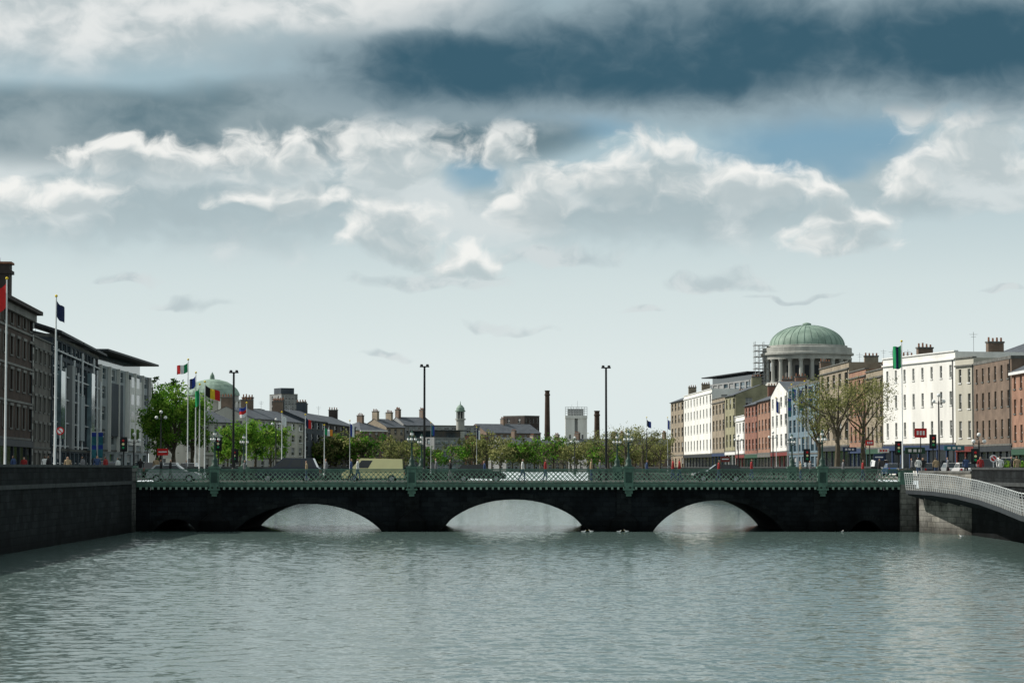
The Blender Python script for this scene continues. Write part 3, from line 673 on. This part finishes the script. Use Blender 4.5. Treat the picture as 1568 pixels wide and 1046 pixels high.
# ---- right bank (sunlit side)
RBK=[('georgian_house',1027,620,1047,592,617,'brick_tan',5,4,'gable',2,{}),
('apartment_building',1047,590,1090,532,612,'white_wall',5,9,'parapet',0,dict(wf=.32,shop='trim_dark')),
('brick_house',1090,531,1110,507,618,'brick_tan',4,4,'parapet',1,dict(shop='shop_blue')),
('brick_house',1110,506,1126,491,608,'brick_yellow',4,3,'gable',1,dict(shop='trim_white')),
('rendered_house',1126,490,1140,472,645,'white_wall',3,3,'parapet',0,dict(shop='shop_red')),
('brick_house',1140,471,1160,452,622,'brick_red',4,4,'gable',2,dict(shop='shop_green')),
('brick_house',1160,451,1180,431,616,'brick_orange',4,4,'gable',2,dict(shop='coping')),
('rendered_house',1180,430,1206,401,608,'white_wall',4,4,'front_gable',0,dict(shop='shop_red')),
('glass_office',1207,400,1254,367,596,'blue_render',5,7,'flat',0,dict(wf=.7,hf=.72,gk='glass_blue',sill=False,trim='galv')),
('stone_building',1255,366,1300,339,574,'brick_tan',4,5,'parapet',1,dict(shop='trim_dark')),
('brick_house',1300,338,1326,323,580,'brick_orange',4,4,'parapet',2,dict(shop='shop_blue')),
('brick_house',1326,322,1352,309,580,'brick_tan',4,4,'parapet',2,dict(shop='shop_green')),
('white_hotel',1352,308,1463,286,560,'white_wall',4,8,'parapet',2,dict(wf=.24,hf=.48,shop='shop_blue')),
('brick_building',1491,280,1549,262,560,'brick_brown',4,6,'flat',0,dict(wf=.3,shop='trim_dark')),
('brick_building',1549,261,1620,240,571,'brick_orange',4,7,'hip',1,dict(wf=.34,shop='shop_green',rh=3.0))]
for r in RBK:
    nm,x1,d1,x2,d2,yt,wk,fl,by,rf,ch,kw=r; e=building(nm,x1,d1,x2,d2,yt,11,wk,fl,by,rf,ch,**kw)
building('brick_building',1463,285.5,1491,281,560,10,'cream_wall',4,2,'parapet',0,wf=.3,shop='shop_red')
building('glass_office',1083,600,1150,560,590,14,'grey_wall',6,8,'slab',0,wf=.75,hf=.75,gk='glass_blue')
building('modern_office',1290,420,1345,400,572,12,'grey_wall',6,8,'flat',0,wf=.5)
building('brick_building',1195,470,1240,450,590,12,'brick_brown',5,6,'flat',1)
building('slate_roof_house',1500,330,1580,320,545,14,'grey_wall',5,6,'hip',0,rh=3.2,ztop=19.5)
def courthouse():
    d=560; x=X_(1236,d); e=empty('domed_courthouse',(x,d,G)); Zr=lambda y: Z_(y,d)-G
    mb=MB(); mb.box(-16,16,-14,16,0,Zr(620),'limestone'); mb.box(-16.4,16.4,-14.4,16.4,Zr(620)+.003,Zr(616),'coping')
    for i in range(9):
        for k in range(3): mb.box(-15+i*3.5,-13.6+i*3.5,-14.05,-14.003,2+k*4.5,5+k*4.5,'glass'); mb.box(-16.05,-16.003,-13+i*3.3,-11.6+i*3.3,2+k*4.5,5+k*4.5,'glass')
    mb.lathe((0,0,0),[(11.2,Zr(616)),(11.2,Zr(592)),(10.6,Zr(590)),(10.4,Zr(587)),(8.4,Zr(587))],'limestone',48)
    mb.obj('podium',e)
    mb=MB(); zc0,zc1=Zr(587),Zr(552)
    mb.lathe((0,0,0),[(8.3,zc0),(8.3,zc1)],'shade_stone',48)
    for i in range(24):
        a=2*math.pi*i/24; c,s=math.cos(a),math.sin(a); mb.lathe((9.7*c,9.7*s,0),[(.62,zc0),(.62,zc0+.3),(.48,zc0+.35),(.42,zc1-.6),(.62,zc1-.15),(.62,zc1)],'limestone',8)
        a2=a+math.pi/24; t=(-math.sin(a2),math.cos(a2)); n=(math.cos(a2),math.sin(a2)); O=(8.3*n[0],8.3*n[1]); mb.obox(O,t,n,-.5,.5,-.1,.03,zc0+1,zc0+3.9,'trim_dark')
    mb.obj('colonnade',e)
    mb=MB()
    mb.lathe((0,0,0),[(8.3,zc1),(10.3,zc1),(10.3,zc1+.5),(10.15,zc1+.55),(10.15,Zr(546)),(10.75,Zr(545)),(10.75,Zr(542)),(10.3,Zr(541)),(10.3,Zr(534)),(10.0,Zr(534)),(9.3,Zr(533)),(9.3,Zr(530.5)),(8.8,Zr(530))],'limestone',48)
    mb.obj('entablature',e)
    mb=MB(); z0=Zr(531); hh=Zr(498)-z0; prof=[(8.7*math.cos(t*math.pi/2/14),z0+hh*math.sin(t*math.pi/2/14)) for t in range(14)]+[(1.0,z0+hh),(1.0,z0+hh+.35),(.2,z0+hh+.6)]
    mb.lathe((0,0,0),prof,'copper_green',64); o=mb.obj('dome',e,True)
    mb=MB()
    for i in range(32):
        a=2*math.pi*i/32; c,s=math.cos(a),math.sin(a)
        for (r0,q0),(r1,q1) in zip(prof[:13],prof[1:13]): mb.cyl((r0*c,r0*s,q0),(r1*c,r1*s,q1),.07,.07,'copper_dark',4,False)
    mb.obj('dome_ribs',e)
    mb=MB() # scaffold
    for i in range(4):
        for j in range(2): mb.cyl((-12.3+i*1.0,-3+j*3,Zr(600)),(-12.3+i*1.0,-3+j*3,Zr(524+(i%2)*5)),.07,.07,'galv',4)
    for z in range(8):
        zz=Zr(592)+z*1.35
        for j in range(2): mb.cyl((-12.6,-3+j*3,zz),(-9.0,-3+j*3,zz),.06,.06,'galv',4)
        mb.box(-12.4,-9.3,-3,0,zz-.06,zz-.02,'brick_tan')
        if z<7: mb.cyl((-12.3,-3,zz),(-9.3,-3,zz+1.35),.05,.05,'galv',4)
    mb.obj('scaffolding',e)
courthouse()

# ---------------------------------------------------------------- trees
def tree_geo(mb,X,Y,Z,h,cr,nclump,nleaf,ls,leaves,seed,twig=True,lo=.3,inner=.55):
    R=random.Random(seed); tips=[]
    th=h*lo; r0=h*.018+.06
    top=(X+R.uniform(-.2,.2),Y+R.uniform(-.2,.2),Z+th); mb.cyl((X,Y,Z),top,r0*1.3,r0,'bark',7,False)
    mb.cyl(top,(X+R.uniform(-.5,.5),Y,Z+h*.85),r0*.9,r0*.15,'bark',5,False)
    nl=R.randint(7,10)
    for i in range(nl):
        a=2*math.pi*i/nl+R.uniform(-.4,.4); zz=th+(h-th)*R.uniform(0,.45); st=Vector((X,Y,Z+zz))
        ln=cr*R.uniform(.6,1.0); el=R.uniform(.35,1.1); e1=st+Vector((math.cos(a)*ln*.6,math.sin(a)*ln*.6,(h-zz)*.45*el))
        mb.cyl(st,e1,r0*.5,r0*.28,'bark',5,False)
        for k in range(3 if twig else 2):
            a2=a+R.uniform(-.8,.8); e2=e1+Vector((math.cos(a2)*ln*.5,math.sin(a2)*ln*.5,(h-zz)*R.uniform(.05,.4))); e2.z=min(e2.z,Z+h)
            mb.cyl(e1,e2,r0*.26,r0*.1,'bark',4,False); tips.append(e2); tips.append((e1+e2)/2)
            if twig:
                for q in range(3):
                    e3=e2+Vector((R.uniform(-1,1),R.uniform(-1,1),R.uniform(.1,1.2)))*cr*.25; mb.cyl(e2,e3,r0*.1,r0*.04,'bark',3,False); tips.append(e3); tips.append((e2+e3)/2)
    cl=[]
    for i in range(nclump):
        if i<nclump*inner: c=Vector(R.choice(tips))+Vector([R.gauss(0,.3*cr/3) for _ in range(3)])
        else:
            th_=R.uniform(0,6.283); u=R.uniform(-.75,1); rr=R.uniform(.55,1.0)
            c=Vector((X+cr*rr*math.sqrt(1-u*u)*math.cos(th_),Y+cr*rr*math.sqrt(1-u*u)*math.sin(th_),Z+th*.8+(h-th*.8)*.5+(h-th*.8)*.5*rr*u))
        cl.append(c)
    for c in cl:
        k=R.choice(leaves); sg=R.uniform(.25,.6)*cr/3.2
        for j in range(nleaf):
            p=c+Vector((R.gauss(0,sg),R.gauss(0,sg),R.gauss(0,sg*.7))); s=ls*R.uniform(.6,1.3)
            u=Vector((R.gauss(0,1),R.gauss(0,1),R.gauss(0,1))).normalized(); v=u.cross(Vector((R.gauss(0,1),R.gauss(0,1),R.gauss(0,1)))).normalized()
            mb.poly([p-u*s,p+v*s*.6,p+u*s,p-v*s*.6],k)
def tree(name,px,d,ytop,cr,nc,nl,ls,leaves,seed,**kw):
    mb=MB(); x=X_(px,d); tree_geo(mb,0,0,0,Z_(ytop,d)-G,cr,nc,nl,ls,leaves,seed,**kw); return mb.obj(name,None,False,(x,d,G))
GL=['leaf_a','leaf_b','leaf_c','leaf_a']; OL=['olive_a','olive_b','olive_c']
tree('tree',268,300,586,3.4,220,44,.16,GL,1,lo=.2)
tree('tree',246,370,578,2.8,80,36,.2,['dark_a','leaf_b'],2)
tree('tree',296,310,610,2.2,110,38,.16,GL,3,lo=.2)
tree('tree',243,312,622,2.0,100,38,.16,GL,4,lo=.2)
for i,(px,d,yt,cr) in enumerate(((368,385,650,2.8),(392,392,646,3.0),(415,400,654,2.8),(350,390,666,2.0))): tree('tree',px,d,yt,cr,100,34,.2,GL,10+i,lo=.2)
tree('budding_tree',1280,262,568,3.6,230,20,.10,OL+['olive_c'],20,inner=.85)
tree('budding_tree',1322,285,585,3.2,190,20,.10,OL+['olive_c'],21,inner=.85)
tree('budding_tree',1252,285,600,2.2,130,18,.10,OL,22,inner=.85)
for i,(px,d,yt,cr) in enumerate(((958,420,646,3.8),(985,440,656,3.4),(932,460,662,3.2),(1010,470,668,2.8))): tree('budding_tree',px,d,yt,cr,110,13,.15,OL,30+i,inner=.8)
mb=MB(); R=random.Random(5)
for i in range(42):
    px=466+i*13.1+R.uniform(-5,5); d=R.uniform(545,640) if px>560 else 480; yt=R.uniform(658,684)
    if px>930: yt+=6
    tree_geo(mb,X_(px,d),d,G,Z_(yt,d)-G,R.uniform(2.8,4.4),60,14,.30,OL if R.random()<.75 else ['leaf_b','olive_b','leaf_a'],100+i,twig=False,lo=.15)
mb.obj('distant_trees')
mb=MB()
for i in range(7): tree_geo(mb,X_(1556,215)+R.uniform(-.8,.8),215+R.uniform(-1,1),G,R.uniform(1.3,2.1),.8,18,14,.1,GL,200+i,twig=False,lo=.1)
mb.obj('shrub')

# ---------------------------------------------------------------- flags
def flag(px,d,ytop,cols,fw=1.5,fh=.9,direc=1,vert=True,droop=.0,r=.06):
    x=X_(px,d); h=Z_(ytop,d)-G; e=empty('flagpole',(x,d,G)); mb=MB()
    mb.lathe((0,0,0),[(.14,0),(.14,.5),(r,.6),(r*.6,h)],'white_metal' if r>.05 else 'galv',7); mb.ball((0,0,h+.08),.1,'f_yellow',6); mb.obj('pole',e,True)
    mb=MB(); nx,nz=12,6; zt=h-.25
    def pt(i,j):
        s=i/nx; q=j/nz; return (direc*(s*fw*(1-.35*droop)+.05),.18*math.sin(s*7+q*1.5)*s+.1*s, zt-q*fh-droop*s*fw*.8-.08*math.sin(s*5))
    for i in range(nx):
        for j in range(nz):
            k=cols[int(i/nx*len(cols))] if vert else cols[int(j/nz*len(cols))]
            mb.poly([pt(i,j),pt(i+1,j),pt(i+1,j+1),pt(i,j+1)],k)
    mb.obj('flag',e,True)
flag(9,160,428,['f_red','f_red','f_white'],1.3,1.6,-.9,True,.6,.08)
flag(85,165,455,['f_navy'],.7,1.1,1,True,.9,.08)
flag(288,230,552,['f_green','f_white','f_red'],1.2,.85,-1,True,.35)
flag(300,235,572,['f_blue','f_navy'],.8,1.0,-1,True,.7)
flag(306,228,590,['f_green','f_green'],.8,1.5,-.7,True,.7)
flag(314,226,586,['f_black','f_yellow','f_red'],1.6,.95,1,True,.5)
flag(378,250,618,['f_blue','f_red','f_white'],.9,1.0,-1,False,.5)
flag(468,280,636,['f_navy','f_red'],.8,1.0,1,True,.7)
flag(497,300,652,['f_green','f_white','f_orange'],1.1,.8,1,True,.4)
flag(432,270,632,['f_white'],.6,1,1,True,.8)
flag(1381,205,524,['f_green','f_navy','f_green'],.75,1.9,-1,True,.35)
flag(990,380,640,['f_navy','f_blue'],.9,1.0,1,True,.7)
for i,(px,d,yt) in enumerate(((1188,330,610),(1212,310,590),(1232,300,585),(536,320,645),(660,400,648),(730,420,655),(1022,420,640))):
    flag(px,d,yt,[['f_blue','f_white'],['shop_teal','f_blue'],['f_navy','f_white']][i%3],.7,1.6,1,True,.7,.05)
for px,d,yt in ((1222,290,598),(1237,280,592),(140,225,662),(150,228,662),(1205,310,610)):
    x=X_(px,d); h=Z_(yt,d)-G; e=empty('banner',(x,d,G)); mb=MB(); mb.cyl((0,0,0),(0,0,h+.4),.06,.05,'galv',6); mb.cyl((0,0,h),(.75,0,h),.03,.03,'galv',4)
    for q in range(6): mb.poly([(.08,.03*math.sin(q),h-q*.4),(.52,-.05*math.sin(q*1.3),h-q*.4),(.52,-.05*math.sin((q+1)*1.3),h-q*.4-.4),(.08,.03*math.sin(q+1),h-q*.4-.4)],'shop_teal' if q%3 else 'f_blue')
    mb.obj('banner_body',e)

# ---------------------------------------------------------------- signs, traffic lights
def sign(px,d,y,k,shape='round',r=.3,k2='f_white'):
    x=X_(px,d); z=Z_(y,d)-G; e=empty('traffic_sign',(x,d,G)); mb=MB(); mb.cyl((0,.05,0),(0,.05,z+r),.04,.04,'galv',6)
    if shape=='round': mb.cyl((0,-.01,z),(0,.01,z),r,r,k,20); mb.cyl((0,-.03,z),(0,-.012,z),r*.68,r*.68,k2,20); mb.cyl((-.7*r*.7,-.04,z+.5*r),(.7*r*.7,-.04,z-.5*r),.035,.035,k,4)
    else: mb.box(-r*1.6,r*1.6,-.05,.02,z-r,z+r,k); mb.box(-r*1.2,r*1.2,-.06,-.051,z-r*.15,z+r*.2,k2)
    mb.obj('sign_face',e)
sign(93,180,660,'f_red'); sign(250,215,692,'f_red','rect',.3); sign(1345,215,700,'shop_blue','rect',.3); sign(1520,195,702,'f_white','round',.3,'f_red'); sign(1110,255,703,'shop_red','rect',.3)
def shopsign(px,d,y,w,h,k,k2='f_white'):
    x=X_(px,d); z=Z_(y,d); e=empty('shop_sign',(x,d,G)); mb=MB(); zz=z-G
    mb.cyl((0,.1,0),(0,.1,zz+h/2),.06,.06,'trim_dark',6); mb.box(-w/2,w/2,-.1,.05,zz-h/2,zz+h/2,k)
    for i in range(3): mb.box(-w*.34+i*w*.25,-w*.34+i*w*.25+w*.16,-.13,-.101,zz-h*.22,zz+h*.22,k2)
    mb.obj('sign_board',e)
shopsign(1409,262,663,1.3,1.0,'f_red'); shopsign(1331,280,678,.9,.6,'f_red'); shopsign(1300,285,688,1.6,.5,'shop_blue'); shopsign(1400,265,690,2.2,.7,'shop_green'); shopsign(1460,262,686,2.2,.5,'shop_teal'); shopsign(1352,290,690,1.3,.5,'f_white','f_red')
def tlight(px,d,y):
    x=X_(px,d); z=Z_(y,d)-G; e=empty('traffic_light',(x,d,G)); mb=MB(); mb.cyl((0,.1,0),(0,.1,z),.06,.06,'black_metal',6); mb.box(-.17,.17,-.15,.1,z-.9,z,'black_metal'); mb.box(-.3,.3,.101,.12,z-1.05,z+.15,'black_metal')
    for i,k in enumerate(('f_red','p_yellow','f_green')): mb.cyl((0,-.2,z-.15-i*.29),(0,-.151,z-.15-i*.29),.1,.1,k,10)
    mb.obj('signal_head',e)
for a in ((190,200,672),(360,212,690),(1428,205,668),(1375,210,678),(1492,190,690),(335,214,672),(1235,215,690)): tlight(*a)

# ---------------------------------------------------------------- vehicles
def car(name,x,y,z,rot,paint,kind='car',sc=1.0):
    e=empty(name,(x,y,z)); e.rotation_euler=(0,0,rot); e.scale=(sc,sc,sc); mb=MB()
    if kind=='car': Lh,wd=2.15,.88; cab=[(-2.0,.95),(-1.45,1.45),(.25,1.48),(1.0,.93)]; low=[(-2.15,.35),(-2.18,.85),(-2.0,.97),(1.0,.95),(1.95,.78),(2.15,.6),(2.15,.3)]
    elif kind=='suv': Lh,wd=2.25,.93; cab=[(-2.1,1.1),(-1.8,1.75),(.3,1.78),(1.05,1.1)]; low=[(-2.25,.4),(-2.27,1.0),(-2.1,1.12),(1.05,1.1),(2.1,.98),(2.27,.7),(2.25,.35)]
    else: Lh,wd=2.45,.98; cab=[(-2.4,1.05),(-2.35,1.9),(1.0,1.95),(1.75,1.1)]; low=[(-2.45,.4),(-2.47,1.0),(-2.4,1.07),(1.75,1.1),(2.35,.9),(2.47,.6),(2.45,.35)]
    for s in (-1,1): mb.poly([(p[0],s*wd,p[1]) for p in low],paint)
    for a,b in zip(low,low[1:]+low[:1]): mb.poly([(a[0],-wd,a[1]),(b[0],-wd,b[1]),(b[0],wd,b[1]),(a[0],wd,a[1])],paint)
    wt=wd*.82
    B0,T0,T1,B1=cab
    sd_=lambda s,q,wv:(q[0],s*wv,q[1])
    for s in (-1,1):
        mb.poly([sd_(s,B0,wd*.97),sd_(s,T0,wt),sd_(s,T1,wt),sd_(s,B1,wd*.97)],paint)
        n=3
        for i in range(n):
            if kind=='van' and i<2: continue
            u0=.08+i/n*.9; u1=u0+.25
            def q(u,v):
                bx=B0[0]*(1-u)+B1[0]*u; tx=T0[0]*(1-u)+T1[0]*u; bz=B0[1]*(1-u)+B1[1]*u; tz=T0[1]*(1-u)+T1[1]*u; vv=.1+v*.72
                return (bx*(1-vv)+tx*vv, s*((wd*.97)*(1-vv)+wt*vv+.012), bz*(1-vv)+tz*vv)
            mb.poly([q(u0,0),q(u1,0),q(u1,1),q(u0,1)],'glass')
    mb.poly([(T0[0],-wt,T0[1]),(T1[0],-wt,T1[1]),(T1[0],wt,T1[1]),(T0[0],wt,T0[1])],paint)
    mb.poly([(B1[0],-wd*.95,B1[1]),(B1[0],wd*.95,B1[1]),(T1[0],wt,T1[1]),(T1[0],-wt,T1[1])],'glass'); mb.poly([(B0[0],-wd*.95,B0[1]),(B0[0],wd*.95,B0[1]),(T0[0],wt,T0[1]),(T0[0],-wt,T0[1])],'glass')
    for wx in (-Lh*.62,Lh*.62):
        for s in (-1,1): mb.cyl((wx,s*(wd-.18),.32),(wx,s*(wd+.02),.32),.33,.33,'tyre',14); mb.cyl((wx,s*(wd+.021),.32),(wx,s*(wd+.035),.32),.19,.19,'galv',10)
    for s in (-1,1): mb.box(Lh-.06,Lh+.03,s*wd*.72-.16,s*wd*.72+.16,.6,.74,'lamp_globe'); mb.box(-Lh-.04,-Lh+.04,s*wd*.75-.1,s*wd*.75+.1,.72,.92,'f_red')
    o=mb.obj('body',e)
    bv=o.modifiers.new('b','BEVEL'); bv.width=.04; bv.segments=2; bv.limit_method='ANGLE'; bv.angle_limit=.6
    me=o.data; bm=bmesh.new(); bm.from_mesh(me); bmesh.ops.remove_doubles(bm,verts=bm.verts,dist=.001); bm.to_mesh(me); bm.free()
dk=3.69
car('suv',X_(442,193),193.2,dk,math.pi,'p_dark','suv',1.12)
car('van',X_(572,194),194.2,dk,math.pi,'p_yellow','van')
car('car',X_(735,200),200,dk,0,'p_black'); car('car',X_(1100,200),200,dk,math.pi,'p_black'); car('car',X_(268,199),199,dk,0,'p_silver')
for px,d,k,kd in ((1475,235,'p_white','car'),(1510,215,'p_black','suv'),(1455,250,'p_silver','car'),(1420,262,'p_dark','car'),(1535,228,'p_white','van'),(1365,275,'p_blue','car'),(1345,300,'p_white','van')):
    car('car' if kd!='van' else 'van',X_(px,d),d,G+.01,math.pi/2,k,kd)
for px,d,k in ((262,235,'p_silver'),(292,245,'p_white'),(238,222,'p_black'),(170,222,'p_blue')): car('car',X_(px,d),d,G+.01,math.pi/2,k)

# ---------------------------------------------------------------- people
def person_mesh(seed,top,leg,stride=.22):
    s=stride
    V_=[(0,0,.96),(0,0,1.18),(0,0,1.40),(0,.01,1.52),(0,.03,1.62),(0,.02,1.72),(.19,0,1.43),(.25,-.05*s*5,1.16),(.24,.25*s*3,.92),(-.19,0,1.43),(-.25,.05*s*5,1.16),(-.24,-.2*s*2,.92),
        (.1,.0,.90),(.11,s*.7,.50),(.11,s*.6,.09),(.11,s*.6+.16,.04),(-.1,0,.90),(-.11,-s*.4,.50),(-.11,-s*1.3,.12),(-.11,-s*1.3+.15,.05)]
    E=[(0,1),(1,2),(2,3),(3,4),(4,5),(2,6),(6,7),(7,8),(2,9),(9,10),(10,11),(0,12),(12,13),(13,14),(14,15),(0,16),(16,17),(17,18),(18,19)]
    Rr=[.15,.145,.16,.06,.10,.075,.075,.052,.035,.075,.052,.035,.1,.068,.045,.035,.1,.068,.045,.035]
    me=bpy.data.meshes.new('p'); me.from_pydata(V_,E,[]); o=bpy.data.objects.new('tmp',me); scene.collection.objects.link(o)
    o.modifiers.new('s','SKIN')
    for v,r in zip(me.skin_vertices[0].data,Rr): v.radius=(r,r*.8)
    me.skin_vertices[0].data[0].use_root=True
    ss=o.modifiers.new('u','SUBSURF'); ss.levels=1; ss.render_levels=1
    dg=bpy.context.evaluated_depsgraph_get(); m2=bpy.data.meshes.new_from_object(o.evaluated_get(dg)); bpy.data.objects.remove(o)
    m2.materials.clear()
    for k in ('skin',top,leg,'hair','c_black'): m2.materials.append(M[k])
    for p in m2.polygons:
        c=p.center; 
        if c.z>1.52: i=3 if (c.z>1.70 or c.y<-.0) else 0
        elif c.z>.92 or (abs(c.x)>.19 and c.z>.95): i=1
        elif abs(c.x)>.19 and c.z>.8: i=0
        elif c.z>.1: i=2
        else: i=4
        p.material_index=i; p.use_smooth=True
    return m2
pm_=[person_mesh(i,t,l,s) for i,(t,l,s) in enumerate((('c_blue','c_black',.22),('c_red','c_jean',.15),('c_white','c_jean',.25),('c_black','c_grey',.2),('c_tan','c_jean',.05),('c_grey','c_black',.1)))]
def person(px,d,z,rot,k,s=1.0):
    o=bpy.data.objects.new('person',pm_[k%6]); scene.collection.objects.link(o); o.location=(X_(px,d),d,z); o.rotation_euler=(0,0,rot); o.scale=(s,s,s)
R=random.Random(11)
for i,px in enumerate((22,38,70,76,105,128,150,163,182,216,240)):
    d=168+R.uniform(0,30) if px<190 else 205; 
    x=min(X_(px,d),-29.8); px2=784+x*F/d; person(px2,d,G+.12,R.choice([0,math.pi,1.2]),i,R.uniform(.95,1.05))
for i,px in enumerate((248,262,286,375,470,500,538,548,668,690,742,800,835,905,918,990,1030,1040,1100,1150,1225,1240,1290,1320,1345)):
    y=R.choice([YB+1.2,YB+2.0,YK-1.5]); person(px,y,3.82,R.choice([-1.57,1.57]),i+R.randint(0,3),R.uniform(.93,1.05))
for i,(px,d) in enumerate(((1405,200),(1412,203),(1432,205),(1450,196),(1478,190),(1500,188),(1530,182),(1548,180),(1556,178),(1395,215))): person(px,d,G+.12,R.choice([0,math.pi,1.5]),i+2)

# ---------------------------------------------------------------- gulls
def gull(px,d,rot):
    x=X_(px,d); mb=MB(); st=[(-.26,.008,.12),(-.18,.04,.10),(-.05,.085,.07),(.08,.08,.07),(.15,.045,.11),(.19,.035,.17),(.23,.045,.215),(.27,.03,.215),(.30,.012,.205),(.36,.004,.19)]
    for (a,ra,za),(b,rb,zb) in zip(st,st[1:]): mb.cyl((a,0,za),(b,0,zb),ra,rb,'f_white' if b<.3 else 'f_yellow',8,False)
    for s in (-1,1): mb.poly([(-.28,s*.03,.13),(-.02,s*.095,.13),(.09,s*.07,.13),(-.05,s*.03,.165)],'p_silver')
    o=mb.obj('gull',None,True,(x,d,0)); o.rotation_euler=(0,0,rot); o.scale=(.7,.7,.7)
for a in ((893,184,0),(905,185,3),(947,184,.3),(959,185,3.4),(1288,184,1),(1470,172,2.6)): gull(*a)
print('objs',len(bpy.data.objects))
